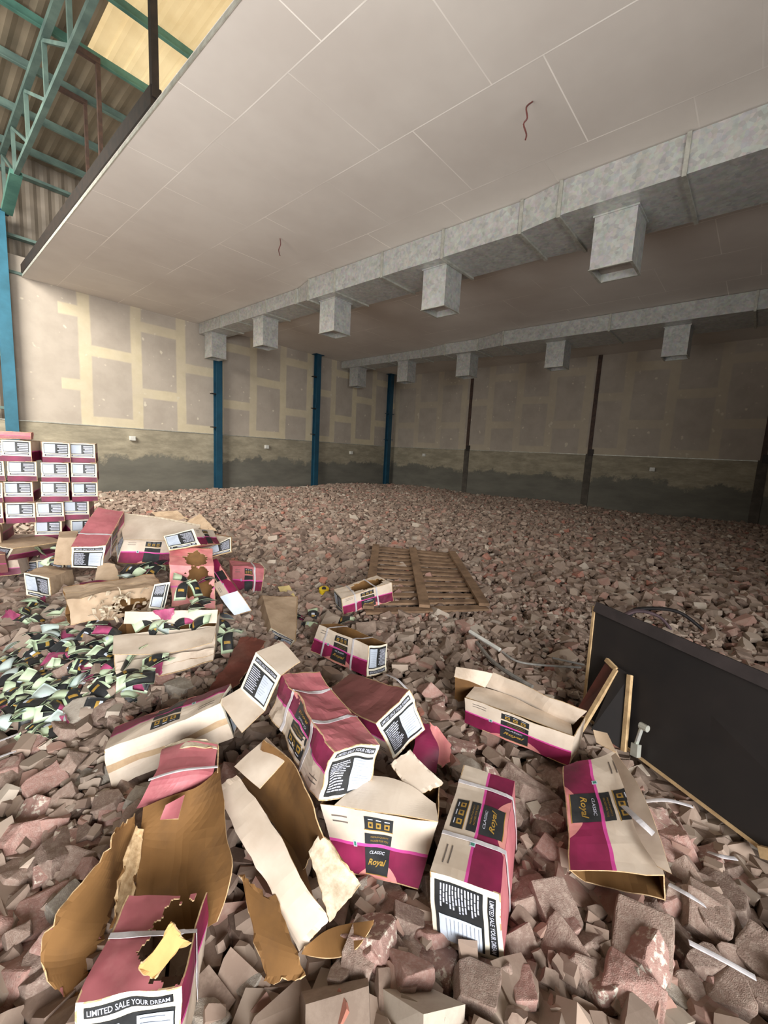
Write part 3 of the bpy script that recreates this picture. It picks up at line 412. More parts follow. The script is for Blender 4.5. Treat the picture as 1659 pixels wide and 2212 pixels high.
def steel_frame():
    # purlins under the roof sheet
    for i, y in enumerate((13.05, 11.7, 10.3, 9.17, 7.86)):
        od = ('nearest the back wall', 'second from the back wall', 'third from the back wall', 'fourth from the back wall', 'fifth from the back wall, before the yellow roof', 'sixth from the back wall, above the yellow edge')[i]
        z = 7.86 - 0.012 * (y - 7)
        mb = MB(); mb.box((-9, y - 0.005, z - 0.13), (6, y + 0.005, z + 0.03)); mb.box((-9, y - 0.06, z - 0.135), (6, y, z - 0.12)); mb.box((-9, y, z + 0.025), (6, y + 0.06, z + 0.035))
        o = mb.build('roof_purlin', M['green'] if i >= 3 else M['greengrey']); prop(o, 'green steel purlin under the roof sheets, ' + od, 'purlin', 'roof purlins')
    # girts on the back wall
    for i, (z, x0, x1) in enumerate(((7.4, -9, 4.6), (6.02, -9, 4.6), (5.2, -9, 2.1), (4.7, -9, 1.7), (3.3, -9, 1.7), (2.1, -9, 1.7))):
        od = ('under the eaves', 'above the ceiling edge', 'level with the ceiling edge', 'left of the blue column top', 'left of the blue column, half way up', 'just above the plastered wall at the left')[i]
        o = MB().box((x0, YB + 0.02 if z > 5.5 else YB - 0.04, z - 0.03), (x1, YB + 0.19 if z > 5.5 else YB + 0.02, z + 0.03)).build('wall_girt', M['greengrey'])
        prop(o, 'thin dark green girt on the back wall, ' + od, 'girt', 'wall girts')
    # truss over the first blue column
    tx = 1.87
    root = empty('roof_truss', (tx, YB, 6.4), 'grey-green steel roof truss with zigzag webs over the first blue column', 'truss')
    MB().bar((tx, -3, 7.62), (tx, 13.4, 7.62), 0.10, 0.10).build('top_chord', M['greengrey'], root)
    MB().bar((tx, -3, 6.72), (tx, 13.4, 6.72), 0.08, 0.08).build('bottom_chord', M['greengrey'], root)
    ys = [13.4, 12.1, 10.7, 9.2, 7.75, 6.4, 5.0, 3.6]
    for i, y in enumerate(ys):
        MB().bar((tx, y, 6.72), (tx, y, 7.62), 0.06, 0.06, (1, 0, 0)).build('web_post', M['greengrey'], root)
        if i + 1 < len(ys): MB().bar((tx, y, 7.58), (tx, ys[i+1], 6.75), 0.05, 0.05, (1, 0, 0)).build('web_diagonal', M['greengrey'], root)
    MB().bar((tx, 13.35, 6.4), (tx, 12.0, 6.72), 0.1, 0.2, (1, 0, 0)).build('gusset', M['green'], root)
    # columns
    def column(x, z1, label, br, mat, w=0.2, wide=0.0):
        c = empty('steel_column', (x, YB - 0.15, 0), label, 'column', 'blue columns along the back wall')
        y = YB - 0.13
        MB().box((x - w/2, y - 0.1, -0.1), (x + w/2, y - 0.085, z1)).box((x - w/2, y + 0.085, -0.1), (x + w/2, y + 0.1, z1)).box((x - 0.006, y - 0.085, -0.1), (x + 0.006, y + 0.085, z1)).build('shaft', mat, c)
        for z in br:
            MB().box((x - w/2 - 0.14, y - 0.09, z - 0.012), (x + w/2 + (0.14 if wide else 0.0), y + 0.06, z + 0.012)).build('bracket', M['blacksteel'] if not wide else M['blue'], c)
        MB().box((x - 0.2, y - 0.14, z1 - 0.02), (x + 0.2, y + 0.14, z1)).build('cap_plate', M['blue'], c)
        return c
    column(1.72, 6.4, 'tall light blue column at the far left, behind the carton stack', (), M['bluebright'], 0.22)
    column(6.82, ZC, 'blue column under the first duct, second from the left', (2.05, 3.1), M['blue'])
    column(10.88, ZC, 'blue column between the two ducts, third from the left', (2.1, 3.1, 4.3), M['blue'])
    column(15.25, ZC, 'blue column with cross brackets in the far corner', (2.15, 3.35), M['blue'], 0.22, 0.1)
    # dark posts in the right wall
    for i, y in enumerate((9.35, 4.5, -0.02)):
        od = ('nearest the corner', 'in the middle of the wall', 'at the right edge of the view')[i]
        c = empty('wall_post', (XR, y, 0), 'dark brown post in the right wall, ' + od, 'post', 'posts in the right wall')
        MB().box((XR - 0.02, y - 0.06, ZD), (XR + 0.05, y + 0.06, ZC)).build('shaft', M['brownsteel'], c)
        MB().box((XR - 0.03, y - 0.12, -0.1), (XR + 0.05, y + 0.1, ZD + 0.02)).build('base_pier', mottled('stained_pier', (92, 86, 78), (72, 67, 61), 4, 0.9) if i == 0 else bpy.data.materials['stained_pier'], c)
        MB().box((XR - 0.05, y - 0.13, ZD - 0.05), (XR + 0.03, y + 0.02, ZD + 0.18)).build('splice_plate', M['blacksteel'], c)
    # hangers at the ceiling edge
    o = MB().bar((2.13, 5.62, ZC + 0.15), (2.13, 5.62, 7.9), 0.075, 0.075, (1, 0, 0)).build('hanger_post', M['blacksteel']); prop(o, 'thick black hanger post rising from the ceiling edge to the yellow roof', 'hanger')
    for x, y, lab, w in ((2.55, 9.1, 'brown hanger rod below the green purlin, nearer the black post', 0.06), (2.66, 10.3, 'thin brown hanger rod deeper in the bay, left of the other', 0.05)):
        r = empty('hanger_rod', (x, y, ZC + 0.1), lab, 'hanger', 'brown hangers above the ceiling')
        MB().bar((x, y - 0.05, ZC + 0.08), (x, y - 0.05, 7.7), w, w, (1, 0, 0)).build('rod', M['brownsteel'], r)
        MB().bar((x - 0.4, y - 0.05, 7.66), (x + 0.03, y - 0.05, 7.66), w * 1.4, w * 1.4).build('arm', M['brownsteel'], r)
    # small boxes on the walls
    for p, lab in (((XR - 0.04, 2.56, 1.44), 'small white switch box on the dark wall at the right'), ((XR - 0.04, 11.54, 1.52), 'small white junction box on the right wall near the corner'),
                   ((8.71, YB - 0.04, 1.51), 'small white junction box between the second and third columns'), ((4.32, YB - 0.04, 1.55), 'small white junction box left of the second column'), ((12.95, YB - 0.04, 1.45), 'small pale junction box right of the third column')):
        x, y, z = p; d = (0.04, 0.07) if x > 15 else (0.07, 0.04)
        r = empty('junction_box', p, lab, 'junction box', 'junction boxes on the walls')
        MB().box((x - d[0], y - d[1], z - 0.06), (x + d[0], y + d[1], z + 0.06)).build('housing', M['white'], r)
        MB().box((x - d[0] - 0.004, y - d[1] - 0.004, z - 0.045), (x + d[0] - 0.01, y + d[1] - 0.01, z + 0.045)).build('lid', M['white'], r)

def duct(name, label, secs, flanges, drops, group):
    """secs: (y0, y1, xa0, xb0, zb0, xa1, xb1, zb1)"""
    r = empty(name, ((secs[0][2] + secs[0][3]) / 2, secs[0][0], ZC), label, 'air duct', group)
    zt = ZC - 0.012
    for (y0, y1, xa0, xb0, zb0, xa1, xb1, zb1) in secs:
        MB().hexa([(xa0, y0, zb0), (xb0, y0, zb0), (xb1, y1, zb1), (xa1, y1, zb1), (xa0, y0, zt), (xb0, y0, zt), (xb1, y1, zt), (xa1, y1, zt)]).build('duct_section', M['galv'], r)
    def at(y):
        for (y0, y1, xa0, xb0, zb0, xa1, xb1, zb1) in secs:
            if y0 <= y <= y1:
                k = (y - y0) / (y1 - y0); return xa0 + (xa1-xa0)*k, xb0 + (xb1-xb0)*k, zb0 + (zb1-zb0)*k
        s = secs[-1]; return s[5], s[6], s[7]
    for y in flanges:
        xa, xb, zb = at(y); w = 0.022; e = 0.03
        MB().box((xa - e, y - w, zb - e), (xa, y + w, zt)).box((xb, y - w, zb - e), (xb + e, y + w, zt)).box((xa, y - w, zb - e), (xb, y + w, zb)).build('flange', M['galvrim'], r)
    for y, hw, zb in drops:
        xa, xb, z0 = at(y); xc = (xa + xb) / 2 - 0.03; t = 0.012
        mb = MB(); x0, x1, y0, y1 = xc - hw, xc + hw, y - hw, y + hw
        for lo, hi in (((x0, y0, zb), (x0 + t, y1, z0)), ((x1 - t, y0, zb), (x1, y1, z0)), ((x0 + t, y0, zb), (x1 - t, y0 + t, z0)), ((x0 + t, y1 - t, zb), (x1 - t, y1, z0))): mb.box(lo, hi)
        d = mb.build('outlet', M['galv'], r)
        MB().box((x0 - .012, y0 - .012, zb - 0.01), (x0 + .02, y1 + .012, zb)).box((x1 - .02, y0 - .012, zb - 0.01), (x1 + .012, y1 + .012, zb)).box((x0 + .02, y0 - .012, zb - .01), (x1 - .02, y0 + .02, zb)).box((x0 + .02, y1 - .02, zb - .01), (x1 - .02, y1 + .012, zb)).build('outlet_rim', M['galvrim'], d)
        MB().box((x0 + t, y0 + t, zb + 0.10), (x1 - t, y1 - t, zb + 0.115)).build('damper', M['galvin'], d)
        MB().box((x0 - .02, y0 - .02, z0 - 0.02), (x1 + .02, y1 + .02, z0 - 0.001)).build('collar', M['galv'], d)

def ducts():
    duct('air_duct', 'large galvanised duct crossing the middle of the ceiling, nearer the camera',
         [(-5, 2.35, 5.93, 7.08, 4.72, 5.93, 7.08, 4.72), (2.35, 3.03, 5.93, 7.08, 4.72, 6.05, 7.0, 4.72), (3.03, 7.8, 6.05, 7.0, 4.72, 6.05, 7.0, 4.72),
          (7.8, 8.45, 6.05, 7.0, 4.72, 6.24, 6.93, 4.83), (8.45, 13.42, 6.24, 6.93, 4.83, 6.24, 6.93, 4.83)],
         (1.05, 2.42, 3.0, 4.33, 5.66, 6.95, 7.8, 8.5, 9.75, 11.05, 12.05), ((1.8, 0.25, 4.06), (4.62, 0.24, 4.05), (7.43, 0.24, 4.05), (10.25, 0.23, 4.12), (13.0, 0.23, 4.12)), 'galvanised air ducts')
    duct('air_duct', 'galvanised duct further back, along the right wall',
         [(-5, 6.0, 11.62, 12.95, 4.76, 11.62, 12.95, 4.76), (6.0, 7.0, 11.62, 12.95, 4.76, 11.95, 12.9, 4.80), (7.0, 8.2, 11.95, 12.9, 4.80, 11.95, 12.9, 4.80),
          (8.2, 9.2, 11.95, 12.9, 4.80, 12.15, 12.85, 4.86), (9.2, 13.42, 12.15, 12.85, 4.86, 12.15, 12.85, 4.86)],
         (0.5, 3.2, 6.0, 7.0, 8.2, 9.3, 10.8, 12.2), ((1.85, 0.25, 4.1), (4.62, 0.25, 4.1), (7.6, 0.25, 4.12), (10.2, 0.24, 4.14), (12.75, 0.24, 4.14)), 'galvanised air ducts')
    for nm, lab in (('wire_a', 'twisted red wire dangling from the ceiling above the first duct'), ('wire_b', 'short red wire dangling from the ceiling near the far end')):
        o = MB().tube(curve_pts(POLY[nm], 4), 0.008, 6).build('dangling_wire', M['wire']); prop(o, lab, 'wire', 'wires hanging from the ceiling')

build_setting(); steel_frame(); ducts()

# ---------------------------------------------------------------- cartons
TEXT = {}
def text_geo(s, shear=0.0, bold=0.0):
    key = (s, shear)
    if key in TEXT: return TEXT[key]
    cu = bpy.data.curves.new('lettering', 'FONT'); cu.body = s; cu.shear = shear; cu.resolution_u = 2; cu.offset = bold
    o = bpy.data.objects.new('lettering', cu); COL.objects.link(o)
    dg = bpy.context.evaluated_depsgraph_get(); me = bpy.data.meshes.new_from_object(o.evaluated_get(dg))
    vs = [(v.co.x, v.co.y) for v in me.vertices]; fs = [tuple(p.vertices) for p in me.polygons]
    bpy.data.objects.remove(o); bpy.data.curves.remove(cu); bpy.data.meshes.remove(me)
    xs = [v[0] for v in vs]; ys = [v[1] for v in vs]; x0, x1, y0, y1 = min(xs), max(xs), min(ys), max(ys)
    TEXT[key] = ([((x - x0) / (x1 - x0), 1 - (y - y0) / (y1 - y0)) for x, y in vs], fs)
    return TEXT[key]

class Patch:
    def __init__(self, c00, c10, c11, c01, centre, crush, seed, bulge=0.0):
        self.c = [Vector(c) for c in (c00, c10, c11, c01)]; self.crush = crush; self.seed = seed; self.bulge = bulge
        n = (self.c[1] - self.c[0]).cross(self.c[3] - self.c[0])
        n += (self.c[3] - self.c[2]).cross(self.c[1] - self.c[2])
        n.normalize(); self.mid = sum(self.c, Vector()) / 4
        self.flip = n.dot(self.mid - centre) < 0
        self.n0 = -n if self.flip else n
    def S(self, u, v, off=0.0):
        a, b, c, d = self.c
        p = a * ((1-u)*(1-v)) + b * (u*(1-v)) + c * (u*v) + d * ((1-u)*v)
        w = 16 * u * (1-u) * v * (1-v)
        q = noise.noise_vector(p * 7 + Vector((self.seed, 0, 0))) * self.crush + noise.noise_vector(p * 19 + Vector((0, self.seed, 0))) * self.crush * 0.35
        return p + q + self.n0 * (off + self.bulge * w)

def grid_lines(n, extra=()):
    s = sorted(set([round(i / n, 5) for i in range(n + 1)] + [round(e, 5) for e in extra]))
    return s

def patch_geo(mb, P, us, vs, mat_fn, thick, inner, edge, hole=None):
    """outer skin, inner skin and the cut edge, as one sheet of board"""
    nu, nv = len(us), len(vs); b = len(mb.v)
    for v in vs:
        for u in us: mb.v.append(P.S(u, v))
    for v in vs:
        for u in us: mb.v.append(P.S(u, v, -thick))
    k = nu * nv
    keep = {}
    for j in range(nv - 1):
        for i in range(nu - 1):
            keep[i, j] = not (hole and hole((us[i] + us[i+1]) / 2, (vs[j] + vs[j+1]) / 2))
    for (i, j), ok in keep.items():
        if not ok: continue
        a = b + j*nu + i; q = (a, a+1, a+1+nu, a+nu)
        if P.flip: q = q[::-1]
        mb.f.append(q); mb.m.append(mat_fn((us[i] + us[i+1]) / 2, (vs[j] + vs[j+1]) / 2))
        mb.f.append(tuple(x + k for x in q[::-1])); mb.m.append(inner)
        for di, dj, e0, e1 in ((0, -1, a, a+1), (1, 0, a+1, a+1+nu), (0, 1, a+1+nu, a+nu), (-1, 0, a+nu, a)):
            if not keep.get((i + di, j + dj), False):
                q2 = (e0, e0 + k, e1 + k, e1)
                mb.f.append(q2 if not P.flip else q2[::-1]); mb.m.append(edge)

def decal(mb, P, u0, u1, v0, v1, mi, off=0.0012, nu=10, nv=10):
    b = len(mb.v)
    for j in range(nv + 1):
        for i in range(nu + 1): mb.v.append(P.S(u0 + (u1-u0)*i/nu, v0 + (v1-v0)*j/nv, off))
    for j in range(nv):
        for i in range(nu):
            a = b + j*(nu+1) + i; q = (a, a+1, a+nu+2, a+nu+1); mb.f.append(q[::-1] if P.flip else q); mb.m.append(mi)

def decal_text(mb, P, s, u0, u1, v0, v1, mi, off=0.0022, shear=0.0, bold=0.0):
    vs, fs = text_geo(s, shear, bold); b = len(mb.v)
    for x, y in vs: mb.v.append(P.S(u0 + (u1-u0)*x, v0 + (v1-v0)*y, off))
    for f in fs:
        q = tuple(b + i for i in f); mb.f.append(q); mb.m.append(mi)

CARTON_MATS = ['cream', 'hotpink', 'magenta', 'peach', 'rose', 'kraft', 'edge', 'buff', 'labelcream', 'rosedull', 'vegdot', 'sticker', 'greydot']
CI = {k: i for i, k in enumerate(CARTON_MATS)}
LAB_MATS = ['black', 'labelcream', 'ink', 'sticker', 'stickerink', 'gold', 'hotpink']
LI = {k: i for i, k in enumerate(LAB_MATS)}

def carton(name, C, label, group=None, faces=('A','B','E0','E1','bottom','top'), labels=('E0','E1'), logos=('A','B'), straps=(), crush=0.006, bulge=0.0,
           base='cream', bottom='rose', holes=None, fine=True, tape=False, band=False, bare=(), seed=None, text=True, cat='carton', magenta='magenta'):
    C = {k: Vector(v) for k, v in C.items()}
    cen = sum(C.values(), Vector()) / 8
    zmin = min(v.z for v in C.values())
    root = empty(name, (cen.x, cen.y, zmin), label, cat, group)
    seed = seed if seed is not None else (hash_name(label) % 97) + 0.5
    rnd = random.Random(int(seed * 10))
    Q = lambda a, b, c, d: Patch(C[a], C[b], C[c], C[d], cen, crush, seed, bulge)
    P = {'A': Q('001','101','100','000'), 'B': Q('111','011','010','110'), 'E0': Q('000','010','011','001'), 'E1': Q('110','100','101','111'),
         'bottom': Q('000','100','110','010'), 'top': Q('001','101','111','011')}
    holes = holes or {}
    mb = MB(); T = 0.004
    nu, nv = (16, 10) if fine else (6, 4)
    for f in faces:
        if f == 'top': continue
        hk = 4 if f in holes else 1
        if f in 'AB':
            us = grid_lines(nu * hk); vs = grid_lines(nv * hk, (0.5, 0.545))
            fn = lambda u, v: CI[base] if v < 0.5 else (CI['hotpink'] if v < 0.545 else CI[magenta])
            if f in bare: fn = lambda u, v: CI[base]
        elif f in ('E0', 'E1'):
            us = grid_lines(nu * 3 // 4); vs = grid_lines(nv, (0.26,))
            fn = (lambda u, v: CI[magenta] if v < 0.26 else CI['labelcream']) if band else (lambda u, v: CI['labelcream'] if f in labels else CI[base])
            if f in bare: fn = lambda u, v: CI['sticker']
        else:
            us = grid_lines(nu * hk); vs = grid_lines(nv * hk); fn = lambda u, v: CI[bottom]
        patch_geo(mb, P[f], us, vs, fn, T, CI['kraft'], CI['edge'], holes.get(f))
    # print on the long sides
    for f in logos:
        if f not in faces: continue
        p = P[f]; h = holes.get(f)
        # peach sweep along the foot of the print
        n = 14 if fine else 6; b = len(mb.v)
        for i in range(n + 1):
            u = 0.26 + 0.5 * i / n; top = 1 - 0.30 * (sin(pi * i / n) ** 0.8) * (0.55 + 0.45 * i / n)
            for j in range(4): mb.v.append(p.S(u, top + (0.995 - top) * j / 3, 0.0006))
        for i in range(n):
            for j in range(3):
                a = b + i*4 + j; q = (a, a+4, a+5, a+1); mb.f.append(q[::-1] if p.flip else q); mb.m.append(CI['peach'])
        decal(mb, p, 0.255, 0.29, 0.47, 0.56, CI['sticker'], 0.0014, 2, 2); decal(mb, p, 0.262, 0.283, 0.485, 0.545, CI['vegdot'], 0.002, 2, 2)
        if fine:
            for k in range(2): decal(mb, p, 0.08, 0.22, 0.13 + 0.08*k, 0.15 + 0.08*k, CI['greydot'], 0.0012, 3, 1)
    mb.build('body', [M[k] for k in CARTON_MATS], root)
    for f in logos:
        if f not in faces: continue
        p = P[f]; mb = MB()
        decal(mb, p, 0.37, 0.63, 0.08, 0.28, LI['black']); decal(mb, p, 0.37, 0.63, 0.34, 0.495, LI['black']); decal(mb, p, 0.37, 0.63, 0.545, 0.93, LI['black'])
        decal(mb, p, 0.365, 0.635, 0.28, 0.292, LI['gold'], 0.0014); decal(mb, p, 0.365, 0.635, 0.93, 0.942, LI['gold'], 0.0014)
        if fine:
            for k in range(3):
                u = 0.405 + 0.075 * k; decal(mb, p, u, u + 0.045, 0.16, 0.25, LI['gold'], 0.0022, 2, 2); decal(mb, p, u, u + 0.045, 0.115, 0.13, LI['ink'], 0.0022, 2, 1); decal(mb, p, u + 0.012, u + 0.033, 0.185, 0.225, LI['black'], 0.003, 1, 1)
            if text:
                decal_text(mb, p, 'PREMIUM QUALITY', 0.43, 0.60, 0.375, 0.405, LI['gold']); decal_text(mb, p, 'PACKED FOR YOU', 0.43, 0.60, 0.43, 0.46, LI['gold'])
                decal_text(mb, p, 'CLASSIC', 0.42, 0.58, 0.59, 0.635, LI['ink'], shear=0.2, bold=0.01); decal_text(mb, p, 'Royal', 0.40, 0.60, 0.70, 0.82, LI['gold'], shear=0.4, bold=0.02)
        else:
            decal(mb, p, 0.41, 0.59, 0.70, 0.79, LI['gold'], 0.0022, 2, 2); decal(mb, p, 0.42, 0.58, 0.39, 0.44, LI['gold'], 0.0022, 2, 1); decal(mb, p, 0.40, 0.6, 0.14, 0.23, LI['gold'], 0.0022, 2, 2)
        prop(mb.build('logo_panel', [M[k] for k in LAB_MATS], root), 'black panel with gold lettering')
    for f in labels:
        if f not in faces or f in bare: continue
        p = P[f]; mb = MB(); v1 = 0.93; bv = (lambda t: 0.27 + 0.73 * t) if band else (lambda t: t)
        gg = (16, 14) if fine else (4, 4)
        decal(mb, p, 0.09, 0.92, bv(0.065), bv(0.18), LI['black'], 0.0012, *gg)
        decal(mb, p, 0.08, 0.94, bv(0.245), bv(v1), LI['black'], 0.0012, *gg)
        if fine and text: decal_text(mb, p, 'LIMITED SALE YOUR DREAM', 0.12, 0.89, bv(0.09), bv(0.155), LI['ink'], bold=0.012)
        else: decal(mb, p, 0.13, 0.88, bv(0.10), bv(0.15), LI['ink'], 0.002, 3, 1)
        rows = 13 if fine else 5
        for k in range(rows):
            v = bv(0.30 + (v1 - 0.36) * k / rows); u = 0.11
            end = rnd.uniform(0.36, 0.5)
            while u < end - 0.02:
                w = rnd.uniform(0.05, 0.14) if fine else 0.36; e = min(u + w, end)
                decal(mb, p, u, e, v, v + (0.022 if fine else 0.05), LI['ink'], 0.0024, 3 if fine else 1, 1); u = e + 0.012
        root_label = prop(mb.build('end_label', [M[k] for k in LAB_MATS], root), 'black printed end label')
        mb = MB(); decal(mb, p, 0.55, 0.925, bv(0.28), bv(v1 - 0.05), 0, 0.0034, *((12, 14) if fine else (3, 3)))
        if fine:
            for k in range(9):
                v = bv(0.31 + (v1 - 0.42) * k / 9); u = 0.58; end = rnd.uniform(0.75, 0.9)
                decal(mb, p, u, end, v, v + 0.010, 1, 0.0050, 3, 1)
        prop(mb.build('sticker', [M['sticker'], M['stickerink']], root), 'white paper sticker on the end')
    if 'top' in faces:
        p = P['top']; tm = [M[k] for k in CARTON_MATS]
        for k, (va, vb) in enumerate(((0.0, 0.495), (0.505, 1.0))):
            mb = MB(); h = holes.get('top')
            hk = 3 if h else 1; n2 = nv // 2 * hk
            patch_geo(mb, p, grid_lines(nu * hk), [va + (vb - va) * j / n2 for j in range(n2 + 1)], lambda u, v: CI[base], T, CI['kraft'], CI['edge'], h)
            mb.build('flap', tm, root)
        if tape:
            mb = MB(); decal(mb, p, 0.0, 1.0, 0.42, 0.58, 0, 0.0015, 12, 2); mb.build('tape', M['tape'], root)
    for u in straps:
        mb = MB(); w = 0.007 / max(0.2, (C['100'] - C['000']).length); ring = []
        segs = [('A', lambda s: (u, s), 10), ('bottom', lambda s: (u, s), 8), ('B', lambda s: (1 - u, 1 - s), 10), ('top', lambda s: (u, 1 - s), 8)]
        for fc, g, n in segs:
            for k in range(n): ring.append((P[fc], g, k / n))
        n = len(ring); b = len(mb.v)
        for pp, g, s in ring:
            uu, vv = g(s)
            for d, off in ((-w, 0.003), (w, 0.003), (w, 0.0045), (-w, 0.0045)): mb.v.append(pp.S(min(max(uu + d, 0), 1), vv, off))
        for i in range(n):
            for k in range(4):
                a = b + i*4 + k; a2 = b + i*4 + (k+1) % 4; c = b + ((i+1) % n)*4 + k; c2 = b + ((i+1) % n)*4 + (k+1) % 4
                mb.f.append((a, a2, c2, c)); mb.m.append(0)
        mb.build('strap', M['strap'], root)
    FOOT.append([(v.x, v.y) for v in C.values()] + [zmin])
    return root
FOOT = []
def hash_name(s):
    h = 7
    for ch in s: h = (h * 31 + ord(ch)) % 1000003
    return h

def sheet_part(name, key, front, back, parent=None, crush=0.006, jag=0.0, thick=0.004, n=6, label=None):
    """a loose piece of board: smooth surface through measured points, real thickness"""
    rows = [curve_pts(r, n) if len(r) > 2 else [Vector(r[0]).lerp(Vector(r[-1]), i / (2*n)) for i in range(2*n + 1)] for r in SHEET[key]]
    cols = list(zip(*rows)); g = []
    for c in cols: g.append(curve_pts(c, n) if len(c) > 2 else [Vector(c[0]).lerp(Vector(c[-1]), i / (2*n)) for i in range(2*n + 1)])
    nu, nv = len(g), len(g[0]); sd = hash_name(key) % 89
    G = [[None] * nv for _ in range(nu)]
    for i in range(nu):
        for j in range(nv):
            p = g[i][j]; q = p + noise.noise_vector(p * 9 + Vector((sd, 0, 0))) * crush
            if jag and (i in (0, nu - 1) or j in (0, nv - 1)): q += noise.noise_vector(p * 60 + Vector((0, sd, 0))) * jag
            G[i][j] = q
    nrm = Vector()
    for i in range(nu - 1):
        for j in range(nv - 1): nrm += (G[i+1][j] - G[i][j]).cross(G[i][j+1] - G[i][j])
    mid = G[nu // 2][nv // 2]; flip = nrm.dot(CAM - mid) < 0
    mb = MB(); off = []
    for i in range(nu):
        for j in range(nv):
            a = G[min(i+1, nu-1)][j] - G[max(i-1, 0)][j]; b = G[i][min(j+1, nv-1)] - G[i][max(j-1, 0)]
            nn = a.cross(b); nn = nn.normalized() if nn.length > 1e-9 else nrm.normalized()
            if flip: nn = -nn
            mb.v.append(G[i][j]); off.append(G[i][j] - nn * thick)
    k = len(mb.v); mb.v += off
    for i in range(nu - 1):
        for j in range(nv - 1):
            a = i*nv + j; q = (a, a+nv, a+nv+1, a+1)
            if flip: q = q[::-1]
            mb.f.append(q); mb.m.append(0); mb.f.append(tuple(x + k for x in q[::-1])); mb.m.append(1)
    per = [(i, 0) for i in range(nu)] + [(nu-1, j) for j in range(1, nv)] + [(i, nv-1) for i in range(nu-2, -1, -1)] + [(0, j) for j in range(nv-2, 0, -1)]
    for t in range(len(per)):
        a = per[t][0]*nv + per[t][1]; c = per[(t+1) % len(per)]; c = c[0]*nv + c[1]
        mb.f.append((a, c, c + k, a + k) if flip else (c, a, a + k, c + k)); mb.m.append(2)
    o = mb.build(name, [M[front], M[back], M['edge']], parent, smooth=False)
    if label: o['label'] = label
    return o

def torn(f, uc, vc, ru, rv, seed):
    """ragged hole in a face"""
    return lambda u, v: ((u - uc) / ru) ** 2 + ((v - vc) / rv) ** 2 < 1 + 0.7 * noise.noise(Vector((u * 9, v * 9, seed))) + 0.14 * noise.noise(Vector((u * 26, v * 26, seed)))

# foreground and middle cartons
carton('printed_carton', BOX['front_box'], 'sealed cream and magenta carton in the front, black label facing the camera', straps=(0.30, 0.80), crush=0.005, tape=True, bulge=0.006)
carton('printed_carton', BOX['centre_box'], 'dented upside-down pink carton at the centre, leaning left with a strapped waist', straps=(0.33, 0.74), crush=0.02, bulge=-0.012)
carton('printed_carton', BOX['label_box'], 'dusty rose carton right behind the centre one, tilted black label facing right', crush=0.010, bottom='rosedull', bulge=-0.004)
carton('printed_carton', BOX['mid_box'], 'crushed magenta strapped carton on the rubble behind the centre pile', straps=(0.2, 0.72), crush=0.008, faces=('A','B','E0','E1','bottom'), logos=('A',))
carton('printed_carton', BOX['pallet_box'], 'small strapped magenta carton beside the wooden pallet', straps=(0.26, 0.68), crush=0.008, holes={'top': torn('top', 0.6, 0.5, 0.35, 0.4, 3)})
r = carton('printed_carton', BOX['right_flap_box'], 'cream carton with raised flaps, left of the black plywood', faces=('A','B','E1','bottom'), logos=('A',), labels=(), straps=(), crush=0.006)
sheet_part('flap', 'H_front', 'cream', 'kraft', r); sheet_part('flap', 'H_back', 'cream', 'kraft', r, crush=0.01); sheet_part('flap', 'H_left', 'cream', 'kraft', r); sheet_part('inner_wall', 'H_kraft', 'kraft', 'cream', r, label='bare brown inside wall')
carton('printed_carton', BOX['long_cream'], 'long cream carton lying on its side at the left, taped seam facing the camera', crush=0.012, tape=True, logos=('A',), bulge=0.01, text=False)
r = carton('printed_carton', BOX['open_icon_box'], 'open carton with gold icon panel under the centre carton', faces=('A','B','E0','E1','bottom'), logos=('A',), labels=(), crush=0.006, straps=())
sheet_part('flap', 'D_flap', 'cream', 'kraft', r); sheet_part('flap', 'D_flap2', 'cream', 'kraft', r, jag=0.008)
r = carton('printed_carton', BOX['collapsed_box'], 'collapsed open-ended carton lying beside the black plywood', faces=('A','B','E0','bottom','top'), logos=('A',), labels=(), crush=0.008, straps=())
sheet_part('flap', 'F2_flap', 'cream', 'cream', r, crush=0.008); sheet_part('flap', 'F2_kink', 'buff', 'kraft', r)
r = carton('printed_carton', BOX['torn_pink_front'], 'ripped rose carton in the bottom left corner, label at the picture edge', straps=(0.55,), crush=0.012, faces=('A','B','E0','bottom'), holes={'bottom': torn('b', 0.55, 0.85, 0.5, 0.4, 5)}, logos=())
sheet_part('torn_flap', 'E_tan', 'kraftlight', 'kraft', r, jag=0.012, label='torn tan flap')

# cartons ripped wide open
def scrap(name, key_pts, label, cat, parts, group=None):
    ps = [Vector(p) for k in key_pts for row in SHEET[k] for p in row]
    c = sum(ps, Vector()) / len(ps); z = min(p.z for p in ps)
    r = empty(name, (c.x, c.y, z), label, cat, group)
    for args in parts: sheet_part(*args[:4], r, **(args[4] if len(args) > 4 else {}))
    return r
scrap('burst_carton', ('T_wall', 'T_strip'), 'burst carton gaping open at the centre front, brown inside showing', 'carton', [
    ('long_flap', 'T_strip', 'cream', 'kraft', dict(jag=0.006)), ('end_flap', 'T_farflap', 'cream', 'kraft', {}), ('torn_flap', 'T_white', 'shred', 'kraft', dict(jag=0.006, crush=0.002, label='white torn paper flap')),
    ('inner_wall', 'T_wall', 'kraft', 'rose', dict(jag=0.006, crush=0.004)), ('floor_panel', 'T_floor', 'kraft', 'kraft', {}), ('side_panel', 'T_kraftnear', 'kraft', 'cream', dict(jag=0.012, crush=0.012)), ('curled_panel', 'T_band', 'kraft', 'kraft', dict(crush=0.003))])
